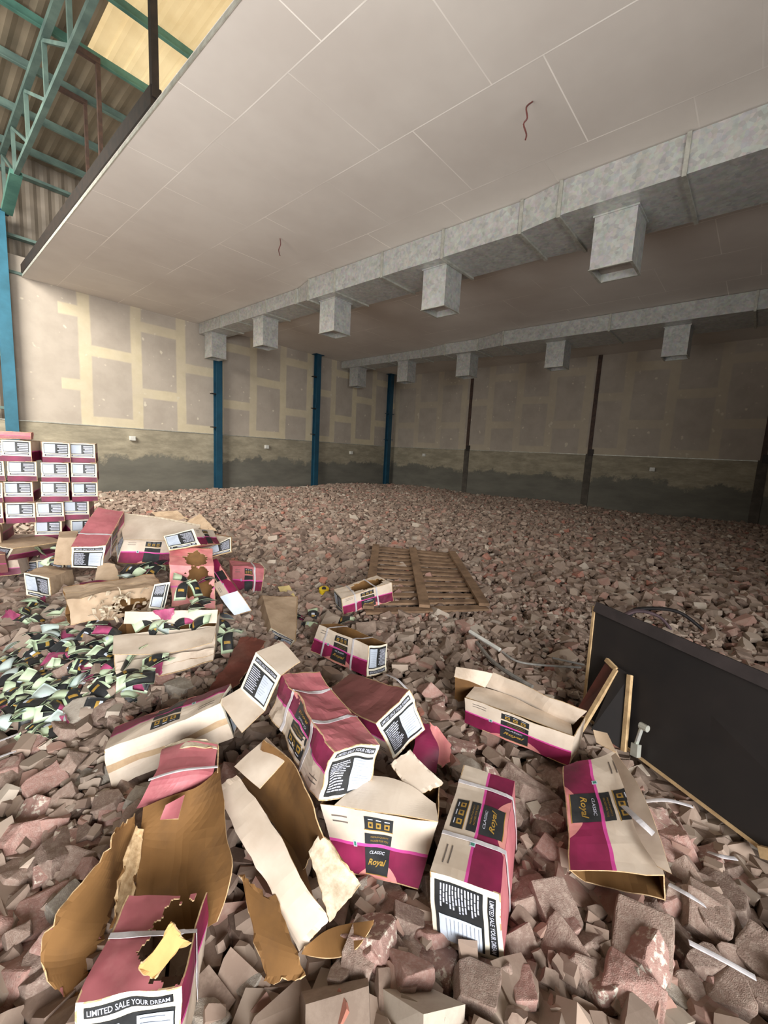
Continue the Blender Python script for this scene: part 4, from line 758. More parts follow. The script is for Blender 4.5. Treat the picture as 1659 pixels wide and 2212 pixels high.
scrap('burst_carton', ('O_kraft', 'O_rose'), 'ripped carton at the left front, broad brown inside flopped towards the camera', 'carton', [
    ('pink_panel', 'O_rose', 'rose', 'kraft', dict(crush=0.014, label='dusty rose outside panel')), ('torn_rim', 'O_rim', 'shred', 'kraft', dict(jag=0.008)), ('end_panel', 'O_roseside', 'rosedull', 'kraft', {}),
    ('inner_wall', 'O_kraft', 'kraft', 'rose', dict(crush=0.012)), ('side_panel', 'O_kraftleft', 'kraft', 'rosedull', dict(jag=0.014, crush=0.012)), ('torn_strip', 'O_strip', 'edge', 'kraft', dict(jag=0.016)), ('floor_panel', 'O_floor', 'kraft', 'kraft', {}), ('paper_scrap', 'O_scrap', 'rose', 'rose', {})])
MB().tube(curve_pts(POLY['strap_o'], 5), 0.007, 6, 0, 0.3).build('strap', M['strap'], [o for o in COL.objects if o.name == 'burst_carton.001'][0])
scrap('carton_end', ('P_end',), 'torn-off carton end with black label and two cream flaps, standing on the long cream carton', 'carton scrap', [
    ('flap', 'P_up', 'cream', 'kraft', dict(crush=0.004)), ('flap', 'P_low', 'cream', 'kraft', dict(crush=0.004))])
def end_panel(key, root, fine=True):
    (a, b), (c, d) = SHEET[key]
    a, b, c, d = map(Vector, (a, b, c, d)); n = (b - a).cross(c - a); n.normalize()
    if n.dot(CAM - a) < 0: n = -n
    P = Patch(a, b, d, c, (a + b + c + d) / 4 - n, 0.003, 4.4); mb = MB()
    patch_geo(mb, P, grid_lines(8), grid_lines(8), lambda u, v: CI['labelcream'], 0.004, CI['kraft'], CI['edge']); mb.build('panel', [M[k] for k in CARTON_MATS], root)
    mb = MB(); decal(mb, P, 0.09, 0.92, 0.065, 0.18, LI['black']); decal(mb, P, 0.08, 0.94, 0.245, 0.93, LI['black'])
    if fine: decal_text(mb, P, 'LIMITED SALE YOUR DREAM', 0.12, 0.89, 0.09, 0.155, LI['ink'], bold=0.012)
    for k in range(12): decal(mb, P, 0.11, 0.40 + 0.1 * ((k * 7) % 5) / 5, 0.30 + 0.048 * k, 0.322 + 0.048 * k, LI['ink'], 0.0026, 2, 1)
    mb.build('end_label', [M[k] for k in LAB_MATS], root)
    mb = MB(); decal(mb, P, 0.55, 0.925, 0.28, 0.88, 0, 0.0036)
    for k in range(8): decal(mb, P, 0.58, 0.72 + 0.1 * ((k * 3) % 4) / 4, 0.32 + 0.06 * k, 0.33 + 0.06 * k, 1, 0.0050, 2, 1)
    mb.build('sticker', [M['sticker'], M['stickerink']], root)
end_panel('P_end', [o for o in COL.objects if o.name.startswith('carton_end')][0])
r = scrap('carton_end', ('label_scrap',), 'loose carton end with slanted black label among the spilled pouches at left', 'carton scrap', [('flap', 'label_scrap_cream', 'cream', 'kraft', {})])
end_panel('label_scrap', r, False)
scrap('crushed_carton', ('K_a',), 'crumpled magenta carton side bulging out right of the tilted black label', 'carton scrap', [('side_panel', 'K_a', 'magenta', 'kraft', dict(crush=0.02, n=8)), ('torn_panel', 'K_b', 'peach', 'kraft', dict(crush=0.014, jag=0.01))])

# the heap on the left
r = scrap('carton_end', ('A2_label',), 'small torn carton end at the right of the shredded carton, white sticker at the bottom', 'carton scrap', [])
end_panel('A2_label', r, False)
r = carton('printed_carton', BOX['split_cream_box'], 'split cream carton full of mint pouches, at the front of the left heap', faces=('A','B','E0','E1','bottom'), labels=(), logos=(), bare=('A',), base='cream', crush=0.008)
sheet_part('flap', 'A1_front', 'cream', 'kraft', r); sheet_part('flap', 'A1_back', 'cream', 'kraft', r); sheet_part('torn_flap', 'A1_low', 'cream', 'kraft', r, jag=0.008)
r = carton('printed_carton', BOX['shredded_box'], 'shredded buff carton in the left heap, label at its right end', faces=('A','B','E1','bottom','top'), labels=('E1',), logos=(), bare=('A',), base='buff', crush=0.02, holes={'A': torn('A', 0.66, 0.6, 0.22, 0.25, 2)})
rs = random.Random(5)
C = {k: Vector(v) for k, v in BOX['shredded_box'].items()}
for k in range(44):
    q = rs.uniform(0.28, 0.95)
    a = C['001'].lerp(C['101'], q).lerp(C['000'].lerp(C['100'], q), rs.uniform(0.0, 0.95)) + Vector((-0.02, -0.03, 0.0))
    d = Vector((rs.uniform(-0.05, 0.05), rs.uniform(-0.06, 0.0), rs.uniform(-0.02, 0.05)))
    pts = curve_pts([a, a + d * 0.6 + Vector((0, 0, 0.02)), a + d * 1.3], 4)
    MB().tube(pts, rs.uniform(0.006, 0.014), 6, 0, 0.25).build('torn_shred', M['shred'], r)
carton('printed_carton', BOX['leaning_pink'], 'dusty rose carton leaning steeply against the stack, label at its foot', crush=0.008, bottom='rose', straps=(0.3,))
r = carton('printed_carton', BOX['cream_pile_top'], 'open cream carton on top of the left heap with raised back flap', faces=('A','B','E0','E1','bottom'), labels=('E0',), logos=('A',), crush=0.006, text=False)
sheet_part('flap', 'V_top', 'cream', 'kraft', r); sheet_part('torn_rim', 'V_rim', 'shred', 'kraft', r)
carton('printed_carton', BOX['tilted_label_top'], 'cream carton on the heap crest, end label with white sticker on the left', crush=0.006, text=False)
carton('printed_carton', BOX['torn_pink_pile'], 'torn pink carton in the heap with a gaping brown hole', faces=('A','B','E0','E1','bottom','top'), base='peach', magenta='peach', bottom='rose', logos=(), labels=(), crush=0.015, holes={'A': torn('A', 0.62, 0.42, 0.33, 0.42, 6), 'top': torn('t', 0.6, 0.4, 0.25, 0.4, 1)})
carton('printed_carton', BOX['white_end_box'], 'magenta carton on the heap with a plain white end towards the camera', bare=('E0',), labels=(), crush=0.006, text=False, logos=('A', 'B'))
carton('printed_carton', BOX['pink_side_box'], 'pink striped carton at the right foot of the heap', base='rose', crush=0.01, labels=(), text=False, logos=('A',), straps=(0.7,))
carton('printed_carton', BOX['buff_end_box'], 'squat buff carton at the far left of the heap, white sticker above black', base='buff', bottom='rosedull', crush=0.01, labels=('E0',), logos=(), bare=('B','A'), text=False)
carton('printed_carton', BOX['buff_block_box'], 'plain buff carton wedged behind the leaning rose carton', base='buff', crush=0.008, labels=(), logos=(), bare=('A','B'), text=False)
carton('printed_carton', BOX['left_edge_label_box'], 'tilted buff carton cut by the left picture edge, label end showing', base='buff', crush=0.006, text=False, logos=())
carton('printed_carton', BOX['left_edge_side_box'], 'cream and magenta carton cut by the left picture edge, below the tilted one', crush=0.006, text=False, labels=(), logos=())
carton('printed_carton', BOX['buff_open_far'], 'half-open cream carton at the right end of the heap crest', crush=0.006, text=False, logos=())
carton('printed_carton', BOX['buff_ridged_box'], 'ridged buff carton between the heap and the strapped carton, label end low', base='buff', bottom='buff', crush=0.008, logos=(), bare=('A','B'), labels=('E0',), text=False)

def flat(key, front, back, name, label, cat, group=None, **k):
    o = sheet_part(name, key, front, back, None, **k); return prop(o, label, cat, group)
flat('rust_scrap', 'rust', 'kraft', 'cardboard_sheet', 'rust red flattened cardboard lying between the heap and the long cream carton', 'cardboard', jag=0.015, crush=0.02)
flat('heap_pink', 'magenta', 'kraft', 'cardboard_sheet', 'crumpled magenta cardboard below the leaning rose carton', 'cardboard', crush=0.02)
flat('heap_cream', 'buff', 'kraft', 'cardboard_sheet', 'bent buff cardboard wedged right of the leaning rose carton', 'cardboard', crush=0.015)
flat('far_flat_a', 'buff', 'kraft', 'cardboard_sheet', 'flattened buff cardboard on the rubble behind the heap', 'cardboard', crush=0.02, jag=0.01)
flat('far_flat_b', 'buff', 'kraft', 'cardboard_sheet', 'folded buff cardboard behind the heap, right of the flattened one', 'cardboard', crush=0.02)
flat('paper', 'paper', 'paper', 'paper_slip', 'yellow paper slip above the ridged buff carton', 'paper', thick=0.001)
for key, lab in (('pink_film_a', 'long pink plastic film draped below the shredded carton'), ('pink_film_b', 'pink plastic film hanging out of the split cream carton'), ('pink_film_c', 'pink foil scrap on the rubble above the long cream carton'), ('pink_film_d', 'dark pink plastic film in the pouch spill at the left edge'), ('pink_film_e', 'pink plastic film on the rim of the split cream carton'), *[(k, 'scrap of pink plastic film among the spilled pouches') for k in sorted(SHEET) if k.startswith('film_')]):
    flat(key, 'film', 'film', 'plastic_film', lab, 'plastic film', 'pink plastic film', thick=0.001, crush=0.03, jag=0.01)

# ---------------------------------------------------------------- the stack at the left
def stack():
    W_, H_, L_ = 0.23, 0.205, 0.47
    ux = Vector((0.975, -0.22, 0.0)).normalized(); uy = Vector((0.22, 0.975, 0.0)).normalized(); uz = Vector((0, 0, 1))
    o0 = Vector((1.33, 5.39, 0.0))       # right front foot of the stack
    rs = random.Random(11); proto = None
    colname = ('rightmost column', 'second column from the right', 'middle column', 'second column from the left', 'leftmost column')
    rowname = ('bottom carton', 'second carton up', 'third carton up', 'fourth carton up', 'fifth carton up', 'sixth carton up', 'top carton')
    base_c = {'%d%d%d' % (i, j, k): Vector((0, 0, 0)) + uy * (L_ * i) + ux * (W_ * (1 - j)) + uz * (H_ * k) for i in (0, 1) for j in (0, 1) for k in (0, 1)}
    up = base_c
    proto = carton('stacked_carton', up, 'proto', 'cartons in the left stack', fine=False, text=False, band=True, crush=0.004, logos=(), faces=('A', 'B', 'E0', 'bottom', 'top'), labels=('E0',)); FOOT.pop()
    kids = [c for c in proto.children]; first = True
    org = Vector(proto.location)
    for c in range(5):
        for rw in range(7):
            if c == 2 and rw == 2: continue
            top = rw == 6
            off = o0 - ux * (W_ * (c + 1) + 0.006 * c + (0.035 if c >= 2 else 0)) + uz * (H_ * rw) + uy * rs.uniform(-0.05, 0.05) + ux * rs.uniform(-0.012, 0.012) + ux * (0.02 * sin(rw * 1.7 + c) + 0.018 * (rw - 3) * (1 if c < 2 else 0.6))
            if first: r = proto; first = False
            else:
                r = proto.copy(); COL.objects.link(r)
                for k in kids:
                    q = k.copy(); COL.objects.link(q); q.parent = r
            r.location = org + off + Vector((0, 0, rs.uniform(0, 0.004))); r.rotation_euler = (rs.uniform(-0.02, 0.02), rs.uniform(-0.02, 0.02), rs.uniform(-0.13, 0.13))
            r['label'] = '%s, %s of the carton stack by the blue column' % (rowname[rw], colname[c])
    # odd cartons on and in front of the stack
    def loose(a, dx, dy, dz, label, **k):
        a = Vector(a); C = {'%d%d%d' % (i, j, m): a + dx * i + dy * j + dz * m for i in (0, 1) for j in (0, 1) for m in (0, 1)}
        carton('printed_carton', C, label, fine=False, text=False, **k)
    loose(o0 - ux * 1.0 + uz * 1.45 + uy * 0.05, ux * 0.50, uy * 0.3, uz * 0.07, 'flattened pink carton lying across the top of the stack', base='peach', magenta='rose', bottom='rose', logos=(), labels=(), crush=0.012)
    loose(o0 - ux * 0.98 - uy * 0.16 + uz * 0.25, ux * 0.22, uy * 0.14, uz * 0.36, 'plain buff carton standing upright against the front of the stack', base='buff', bottom='buff', bare=('A', 'B'), logos=(), labels=(), crush=0.008)
    loose(o0 - ux * 1.2 - uy * 0.42 + uz * 0.22, ux * 0.5, uy * 0.24, uz * 0.18 - uy * 0.05, 'dusty rose carton lying at the foot of the stack', base='rosedull', magenta='rosedull', bottom='rosedull', logos=(), labels=(), crush=0.012)
stack()

# ---------------------------------------------------------------- spilled pouches
def pouch_mesh(name, kind):
    """pillow pouch with crimped ends; kind sets which panels are mint, black or pink"""
    mb = MB(); nu, nv = 10, 6; L_, W_ = 0.125, 0.062
    for side in (1, -1):
        b = len(mb.v)
        for i in range(nu + 1):
            for j in range(nv + 1):
                u, v = i / nu, j / nv; e = (sin(pi * min(max((u - 0.06) / 0.88, 0), 1)) ** 0.6) * (sin(pi * v) ** 0.7)
                mb.v.append(Vector(((u - 0.5) * L_, (v - 0.5) * W_ * (1 - 0.06 * sin(pi * u)), side * (0.013 * e + 0.0006) + 0.016 * sin(3.4 * u + 0.8 * v))))
        for i in range(nu):
            for j in range(nv):
                a = b + i*(nv+1) + j; q = (a, a+nv+1, a+nv+2, a+1)
                mb.f.append(q if side > 0 else q[::-1])
                if kind == 'mint': m = 0 if i < 7 else 1
                elif kind == 'half': m = 0 if (j < 1 or i < 2 or i > 8) else 1
                elif kind == 'dark': m = 1 if 2 < i else 0
                elif kind == 'pink': m = 2 if i > 3 else 1
                else: m = 3 if i < 6 else 1
                if kind in ('dark', 'mint') and i in (5,) and j in (2, 3): m = 4
                if kind in ('half', 'dark') and i == 6 and 1 < j < 5: m = 5
                mb.m.append(m)
    per = [(i, 0) for i in range(nu + 1)] + [(nu, j) for j in range(1, nv + 1)] + [(i, nv) for i in range(nu - 1, -1, -1)] + [(0, j) for j in range(nv - 1, 0, -1)]
    k = (nu + 1) * (nv + 1)
    for t in range(len(per)):
        a = per[t][0]*(nv+1) + per[t][1]; c = per[(t+1) % len(per)]; c = c[0]*(nv+1) + c[1]
        mb.f.append((a, c, c + k, a + k)); mb.m.append(0)
    me = bpy.data.meshes.new(name); me.from_pydata([tuple(v) for v in mb.v], [], mb.f)
    for m in ('mint', 'black', 'film', 'mintblue', 'sticker', 'gold'): me.materials.append(M[m])
    me.polygons.foreach_set('material_index', mb.m); me.polygons.foreach_set('use_smooth', [True] * len(me.polygons)); me.update()
    return me
def pouches():
    kinds = {'mint': 'mint green foil pouch spilled among the torn cartons', 'half': 'mint and black foil pouch spilled among the torn cartons', 'dark': 'mostly black foil pouch spilled among the torn cartons',
             'pink': 'pink and black foil pouch spilled among the torn cartons', 'blue': 'pale blue foil pouch spilled among the torn cartons'}
    me = {k: pouch_mesh('foil_pouch_' + k, k) for k in kinds}
    rs = random.Random(8); order = ['mint', 'half', 'dark', 'half', 'pink', 'half', 'blue', 'dark', 'dark']
    for i, p in enumerate(POUCH):
        k = rs.choice(order); o = bpy.data.objects.new('foil_pouch', me[k]); COL.objects.link(o)
        z = p[2] if p[2] > ground(p[0], p[1]) + 0.02 else ground(p[0], p[1]) + 0.05
        o.location = (p[0], p[1], z); o.rotation_euler = (rs.uniform(-0.6, 0.6), rs.uniform(-0.6, 0.6), rs.uniform(0, 6.28)); s = rs.uniform(1.0, 1.5); o.scale = (s, s, s)
        prop(o, kinds[k], 'pouch', kinds[k].split(' foil')[0] + ' pouches')
pouches()

# ---------------------------------------------------------------- pallet, plywood, straps, tubes
def pallet():
    TL, TR, BL, BR = Vector((4.583, 4.144, 0.10)), Vector((5.17, 3.189, 0.10)), Vector((2.678, 2.478, 0.08)), Vector((3.584, 1.806, 0.08))
    r = empty('wooden_pallet', ((TL + BR) / 2)[:], 'weathered wooden slatted pallet lying flat on the rubble', 'pallet')
    for a, b in ((BL, TL), (BL.lerp(BR, 0.47), TL.lerp(TR, 0.49)), (BR, TR)):
        MB().bar(a + Vector((0, 0, 0.035)), b + Vector((0, 0, 0.035)), 0.10, 0.03).build('stringer', M['wood'], r)
    rs = random.Random(3)
    for i in range(13):
        k = i / 12; a = BL.lerp(TL, k); b = BR.lerp(TR, k); d = (b - a).normalized()
        MB().bar(a - d * 0.03 + Vector((0, 0, rs.uniform(-0.004, 0.006))), b + d * 0.03 + Vector((0, 0, rs.uniform(-0.004, 0.006))), 0.085 if i else 0.11, 0.022).build('slat', M['wood'], r)
pallet()
def plywood():
    bl = Vector((2.526, 0.579, 0.04)); br = Vector((2.124, -0.191, 0.04)); tl = Vector((2.746, 0.644, 0.668)); tr = Vector((2.379, -0.138, 0.652))
    e = 1.75; br = bl + (br - bl) * e; tr = tl + (tr - tl) * e
    n = (br - bl).cross(tl - bl).normalized()
    if n.dot(CAM - bl) < 0: n = -n
    r = empty('plywood_board', ((bl + br) / 2)[:], 'large black film-faced plywood board leaning at the right', 'board')
    MB().hexa([bl, br, br - n * 0.03, bl - n * 0.03, tl, tr, tr - n * 0.03, tl - n * 0.03]).build('face', M['ply'], r)
    d = (br - bl).normalized(); up = (tl - bl).normalized()
    prop(MB().bar(bl - d * 0.008 + n * 0.004 - n * 0.015, tl - d * 0.008 - up * 0.03 + n * 0.004 - n * 0.015, 0.036, 0.016, d).build('edge_strip', M['woodlight'], r), 'raw tan left edge')
    prop(MB().bar(bl + n * 0.007 + up * 0.006, bl + (br - bl) * 0.60 + n * 0.007 + up * 0.006, 0.012, 0.012, n).build('edge_strip', M['woodlight'], r), 'raw tan bottom edge')
    MB().bar(tl + n * 0.006 - up * 0.03, tr + n * 0.006 - up * 0.03, 0.01, 0.06, up).build('top_batten', M['plyedge'], r)
    MB().bar(bl + (br - bl) * 0.60 - d * 0.03 + n * 0.02, bl + (br - bl) * 0.60 + d * 0.03 + n * 0.02 + up * 0.03, 0.04, 0.03, n).build('corner_block', M['woodlight'], r)
    # two off-cuts propped against its left end
    def on(s, h, out): return bl + (br - bl) * s + up * h + n * out
    o1 = empty('plywood_offcut', on(0.06, 0.0, 0.1)[:], 'small red-brown plywood off-cut leaning on the black board', 'board', 'plywood off-cuts')
    a, b, c, dd = on(0.01, 0.02, 0.10), on(0.07, -0.02, 0.14), on(0.135, 0.36, 0.03), on(0.085, 0.38, 0.02)
    MB().hexa([a, b, b - n * 0.02, a - n * 0.02, dd, c, c - n * 0.02, dd - n * 0.02]).build('face', M['plyred'], o1)
    prop(MB().bar(b + n * 0.004, c + n * 0.004, 0.022, 0.022, n).build('edge_strip', M['woodlight'], o1), 'raw tan edge')
    prop(MB().bar(dd + n * 0.004, c + n * 0.004, 0.022, 0.022, n).build('edge_strip', M['woodlight'], o1), 'raw tan top edge')
    o2 = empty('plywood_offcut', on(0.18, 0.0, 0.06)[:], 'small black plywood off-cut with one tan edge, right of the red-brown one', 'board', 'plywood off-cuts')
    a, b, c, dd = on(0.10, 0.01, 0.12), on(0.20, 0.0, 0.05), on(0.185, 0.37, 0.022), on(0.14, 0.375, 0.03)
    MB().hexa([a, b, b - n * 0.012, a - n * 0.012, dd, c, c - n * 0.012, dd - n * 0.012]).build('face', M['ply'], o2)
    prop(MB().bar(b + n * 0.004, c + n * 0.004, 0.022, 0.022, n).build('edge_strip', M['woodlight'], o2), 'raw tan right edge')
    # clamp on the lower edge
    k = on(0.235, 0.02, 0.02); r2 = empty('screw_clamp', k[:], 'small pale metal clamp on the lower edge of the black board', 'clamp')
    MB().bar(k - up * 0.01 + n * 0.02, k + up * 0.05 + n * 0.02, 0.035, 0.03, n).build('jaw', M['galvrim'], r2)
    MB().tube([k + up * 0.05 + n * 0.02, k + up * 0.15 + n * 0.03 + d * 0.03], 0.010, 8).build('screw', M['galv'], r2)
    MB().tube([k + up * 0.15 + n * 0.03 + d * 0.02, k + up * 0.155 + n * 0.03 + d * 0.06], 0.017, 10).build('handle', M['galvrim'], r2)
    # strip of rubber behind
    pts = curve_pts([(4.30, 0.74, 0.13), (4.42, 0.66, 0.2), (4.55, 0.40, 0.22), (4.60, 0.2, 0.1)], 6)
    prop(MB().tube(pts, 0.03, 8, 0, 0.5).build('rubber_strip', M['rubber']), 'curved black rubber strip on the rubble behind the black board', 'rubber strip')
    prop(MB().tube(curve_pts([(4.28, 0.80, 0.1), (4.36, 0.68, 0.19), (4.46, 0.52, 0.16), (4.5, 0.42, 0.06)], 6), 0.035, 8, 0, 0.4).build('plastic_strip', M['mauve']), 'mauve plastic strip beside the black rubber one', 'plastic strip')
plywood()
for key, rad, fl, mat, name, lab, cat in (
    ('tube_white', 0.016, 1, 'white', 'plastic_tube', 'straight white plastic tube on the rubble below the pallet', 'tube'),
    ('tube_grey', 0.014, 1, 'strapgrey', 'plastic_tube', 'curved grey plastic tube running behind the flapped carton', 'tube'),
    ('thin_a', 0.008, 1, 'strapgrey', 'thin_rod', 'long thin grey rod left of the black board', 'rod'),
    ('thin_b', 0.008, 1, 'strapgrey', 'thin_rod', 'short thin grey rod at the board corner', 'rod'),
    ('strap_a', 0.010, 0.25, 'strap', 'plastic_strap', 'white strap on rubble right of the collapsed carton', 'strap'),
    ('strap_b', 0.009, 0.25, 'strap', 'plastic_strap', 'white strap coming from under the collapsed carton', 'strap'),
    ('strap_c', 0.009, 0.25, 'strap', 'plastic_strap', 'long white strap in the bottom right corner', 'strap'),
    ('strap_d', 0.014, 0.25, 'strap', 'plastic_strap', 'broad white strap across the flap of the collapsed carton', 'strap'),
    ('strap_e', 0.009, 0.25, 'strap', 'plastic_strap', 'white strap end behind the tilted rose carton', 'strap'),
    ('strap_f', 0.009, 0.25, 'strap', 'plastic_strap', 'short white strap below the black board edge', 'strap'),
    ('strap_g', 0.008, 0.25, 'strap', 'plastic_strap', 'thin white strap at the left edge, upper of two', 'strap'),
    ('strap_h', 0.008, 0.25, 'strap', 'plastic_strap', 'thin white strap at the left edge, lower of two', 'strap')):
    prop(MB().tube(curve_pts(POLY[key], 5), rad, 8, 0, fl).build(name, M[mat]), lab, cat, 'loose straps' if cat == 'strap' else None)
cap = empty('bottle_cap', (2.693, 3.108, 0.1), 'bright yellow cap on the rubble left of the strapped carton', 'cap')
MB().tube([(2.693, 3.108, 0.09), (2.685, 3.10, 0.13)], 0.05, 14).build('rim', M['yellow'], cap); MB().tube([(2.685, 3.10, 0.13), (2.683, 3.098, 0.134)], 0.022, 10).build('centre', M['rubber'], cap)

# ---------------------------------------------------------------- rubble
def stone(seed, near):
    """a block of brick with corners and faces broken off along random planes"""
    rs = random.Random(seed); bm = bmesh.new()
    dims = Vector((1.0, rs.uniform(0.55, 0.9), rs.uniform(0.36, 0.6)))
    bmesh.ops.create_cube(bm, size=1.0)
    for v in bm.verts: v.co = Vector((v.co.x * dims.x, v.co.y * dims.y, v.co.z * dims.z)) * rs.uniform(0.86, 1.05)
    for _ in range(rs.randint(4, 7)):
        n = Vector((rs.gauss(0, 1) / dims.x, rs.gauss(0, 1) / dims.y, rs.gauss(0, 0.8) / dims.z)).normalized()
        ext = max(v.co.dot(n) for v in bm.verts); co = n * ext * rs.uniform(0.6, 0.88)
        bmesh.ops.bisect_plane(bm, geom=list(bm.verts) + list(bm.edges) + list(bm.faces), plane_co=co, plane_no=n, clear_outer=True)
        pts = [v.co.copy() for v in bm.verts]; bm.free(); bm = bmesh.new()
        for p in pts: bm.verts.new(p)
        bmesh.ops.convex_hull(bm, input=bm.verts)
        bmesh.ops.delete(bm, geom=[v for v in bm.verts if not v.link_faces], context='VERTS')
        bmesh.ops.dissolve_limit(bm, angle_limit=0.03, verts=bm.verts, edges=bm.edges)
    if near:
        bmesh.ops.bevel(bm, geom=list(bm.edges), offset=0.032, segments=2, affect='EDGES', profile=0.6)
        bmesh.ops.triangulate(bm, faces=bm.faces)
        for _ in range(2):
            bmesh.ops.subdivide_edges(bm, edges=[e for e in bm.edges if e.calc_length() > 0.14], cuts=1, use_grid_fill=True)
            bmesh.ops.triangulate(bm, faces=bm.faces)
        for v in bm.verts:
            v.co += noise.noise_vector(v.co * 2.6 + Vector((seed, 0, 0))) * 0.03 + noise.noise_vector(v.co * 9 + Vector((0, seed, 0))) * 0.014
    else:
        bmesh.ops.triangulate(bm, faces=bm.faces)
    return bm

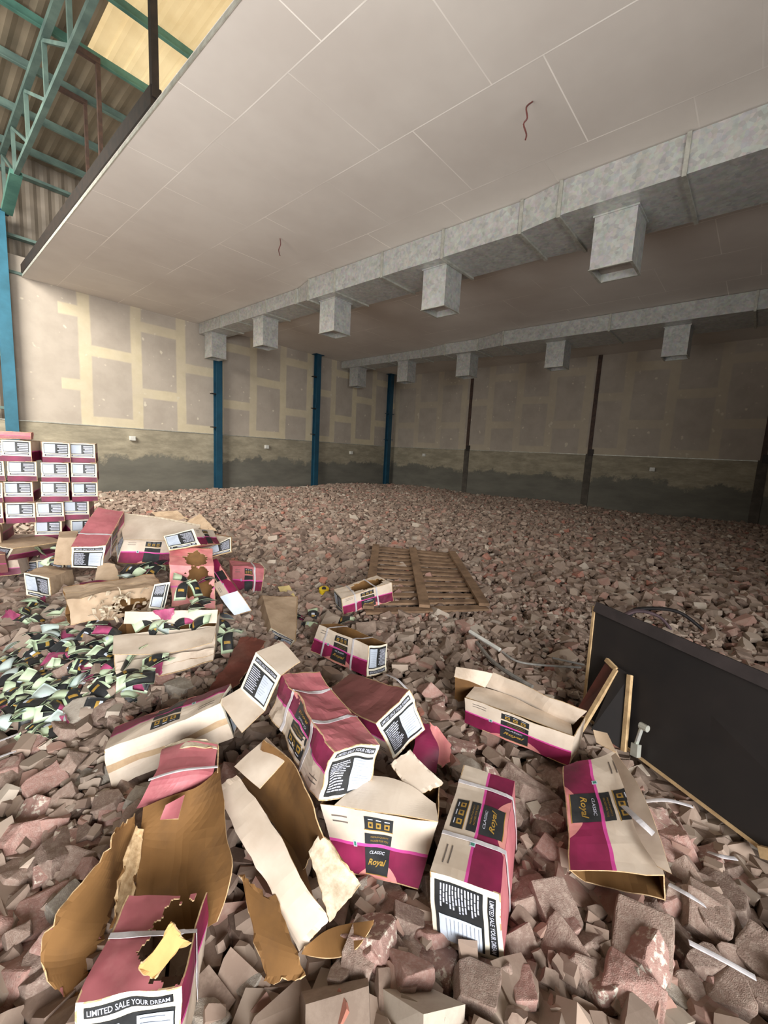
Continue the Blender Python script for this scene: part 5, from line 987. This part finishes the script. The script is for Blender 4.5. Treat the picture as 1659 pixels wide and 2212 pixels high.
def rubble():
    rs = random.Random(21)
    def hull2(pts):
        pts = sorted(set((round(x, 4), round(y, 4)) for x, y in pts)); lo = []; up = []
        for q in pts:
            while len(lo) > 1 and (lo[-1][0]-lo[-2][0])*(q[1]-lo[-2][1]) - (lo[-1][1]-lo[-2][1])*(q[0]-lo[-2][0]) <= 0: lo.pop()
            lo.append(q)
        for q in reversed(pts):
            while len(up) > 1 and (up[-1][0]-up[-2][0])*(q[1]-up[-2][1]) - (up[-1][1]-up[-2][1])*(q[0]-up[-2][0]) <= 0: up.pop()
            up.append(q)
        return lo[:-1] + up[:-1]
    feet = [(hull2(f[:-1]), f[-1]) for f in FOOT]
    for keys in (('T_strip', 'T_wall', 'T_kraftnear', 'T_white'), ('O_kraft', 'O_rose'), ('O_kraftleft', 'O_kraft'), ('rust_scrap',)):
        ps = [p for k in keys for row in SHEET[k] for p in row]; feet.append((hull2([(p[0], p[1]) for p in ps]), 0.04))
    for p4 in (((2.30, 0.53), (1.75, -0.80), (2.10, -0.95), (2.75, 0.66)),):
        feet.append((hull2(p4), 0.0))
    feet.append((hull2([(4.583, 4.144), (5.17, 3.189), (2.678, 2.478), (3.584, 1.806)]), 0.075))
    def under(x, y, mar=0.004):
        z = None
        for h, fz in feet:
            if all((h[(i+1) % len(h)][0]-h[i][0])*(y-h[i][1]) - (h[(i+1) % len(h)][1]-h[i][1])*(x-h[i][0]) >= -mar * math.hypot(h[(i+1) % len(h)][0]-h[i][0], h[(i+1) % len(h)][1]-h[i][1]) for i in range(len(h))):
                z = fz if z is None else min(z, fz)
        return z
    protos = []
    for s in range(36):
        bm = stone(100 + s, False); bm.verts.index_update()
        protos.append(([v.co.copy() for v in bm.verts], [tuple(v.index for v in f.verts) for f in bm.faces])); bm.free()
    st = []
    step = 0.086
    y = -3.2
    while y < YB - 0.06:
        x = -2.2
        while x < XR - 0.06:
            d = Vector((x, y, 0)) - CAM; fz = d.dot(F_)
            if fz > 0.5:
                px = d.dot(R_) / fz; py = d.dot(U_) / fz
                if abs(px) < 1.55 and -1.9 < py:
                    for layer in (0, 1):
                        if layer == 1 and rs.random() > (0.75 if fz < 3.2 else 0.45): continue
                        xx = x + rs.uniform(-0.06, 0.06); yy = y + rs.uniform(-0.06, 0.06)
                        if xx > XR - 0.12 or yy > YB - 0.12: continue
                        s = min(0.17, max(0.045, rs.lognormvariate(-2.5, 0.32))) * (1.1 if layer == 0 else 1.0)
                        s *= 1.0 + 0.22 * max(0.0, min(1.0, (2.4 - fz) / 1.0))
                        z = ground(xx, yy) + (-0.015 if layer == 0 else 0.03) + rs.uniform(-0.012, 0.015)
                        u = under(xx, yy)
                        if u is not None: z = min(z, u - 0.33 * s)
                        else:
                            u2 = under(xx, yy, 0.5 * s)
                            if u2 is not None: z = min(z, max(u2, ground(xx, yy)) + 0.02 - 0.33 * s)
                        st.append((s / fz * (1.0 if abs(px) < 0.9 and py > -1.2 else 0.25), xx, yy, z, s, u is not None))
            x += step
        y += step * 0.9
    for _ in range(9000):
        t = rs.random() ** 0.6; dd = 0.9 + 4.2 * t; a = rs.uniform(-0.85, 0.85)
        v = F_ * 1.0 + R_ * a; v.z = 0; v.normalize(); xx, yy = v.x * dd, v.y * dd
        s = rs.uniform(0.025, 0.06); z = ground(xx, yy) + rs.uniform(0.0, 0.05); u = under(xx, yy)
        if u is not None: continue
        st.append((0.0, xx, yy, z, s, False))
    st.sort(key=lambda q: -q[0] * (0.2 if q[5] else 1.0))
    near, rest = st[:300], st[300:]
    # one object per chunk for the nearest three hundred
    kinds = [('brown', 'dusty brown brick chunk lying loose in the foreground rubble', 'dusty brown brick chunks', 0.50), ('pink', 'pinkish red broken brick lying loose in the foreground rubble', 'pinkish red brick chunks', 0.20),
             ('crust', 'broken brick crusted with pale mortar in the foreground rubble', 'mortar crusted brick chunks', 0.20), ('grey', 'grey mortar lump lying loose in the foreground rubble', 'grey mortar lumps', 0.11)]
    lib = {}
    for k, lab, g, w in kinds:
        lib[k] = []
        for s in range(10):
            bm = stone(300 + s * 7 + hash_name(k) % 50, True); me = bpy.data.meshes.new('rubble_chunk'); bm.to_mesh(me); bm.free()
            me.materials.append(CH[k]); lib[k].append(me)
    for q in near:
        _, x, y, z, s, _u = q
        k = rs.choices(kinds, [w[3] for w in kinds])[0]
        o = bpy.data.objects.new('rubble_chunk', rs.choice(lib[k[0]])); COL.objects.link(o)
        o.location = (x, y, z); o.scale = (s * 1.12,) * 3; o.rotation_euler = (rs.gauss(0, 0.35), rs.gauss(0, 0.35), rs.uniform(0, 6.28))
        prop(o, k[1], 'brick chunk', k[2])
    # everything further off as one mass
    V = []; Fc = []; tone = []
    pal = [(s2l((140, 121, 108)), 5), (s2l((154, 135, 121)), 4), (s2l((124, 105, 93)), 3.5), (s2l((155, 121, 109)), 2), (s2l((166, 150, 136)), 2), (s2l((184, 172, 158)), 0.9), (s2l((164, 108, 92)), 0.3)]
    for q in rest:
        _, x, y, z, s, _u = q
        vs, fs = rs.choice(protos); b = len(V)
        a = rs.uniform(0, 6.28); m = Matrix.Rotation(a, 3, 'Z') @ Matrix.Rotation(rs.gauss(0, 0.4), 3, 'X') @ Matrix.Rotation(rs.gauss(0, 0.4), 3, 'Y')
        s *= 1.12
        for v in vs:
            w = m @ v; V.append((x + w.x * s, y + w.y * s, z + w.z * s))
        for f in fs: Fc.append((f[0] + b, f[1] + b, f[2] + b))
        c = rs.choices(pal, [p[1] for p in pal])[0][0]; j = rs.uniform(0.8, 1.2)
        tone += [c[0]*j, c[1]*j, c[2]*j, 1.0] * len(vs)
    me = bpy.data.meshes.new('brick_rubble'); me.from_pydata(V, [], Fc)
    at = me.color_attributes.new('tone', 'FLOAT_COLOR', 'POINT'); at.data.foreach_set('color', tone)
    me.materials.append(M['stones']); me.update()
    o = bpy.data.objects.new('brick_rubble', me); COL.objects.link(o)
    prop(o, 'spread of broken brick rubble covering the whole floor to the walls', 'rubble', None, 'stuff')
    print('stones', len(st))
rubble()
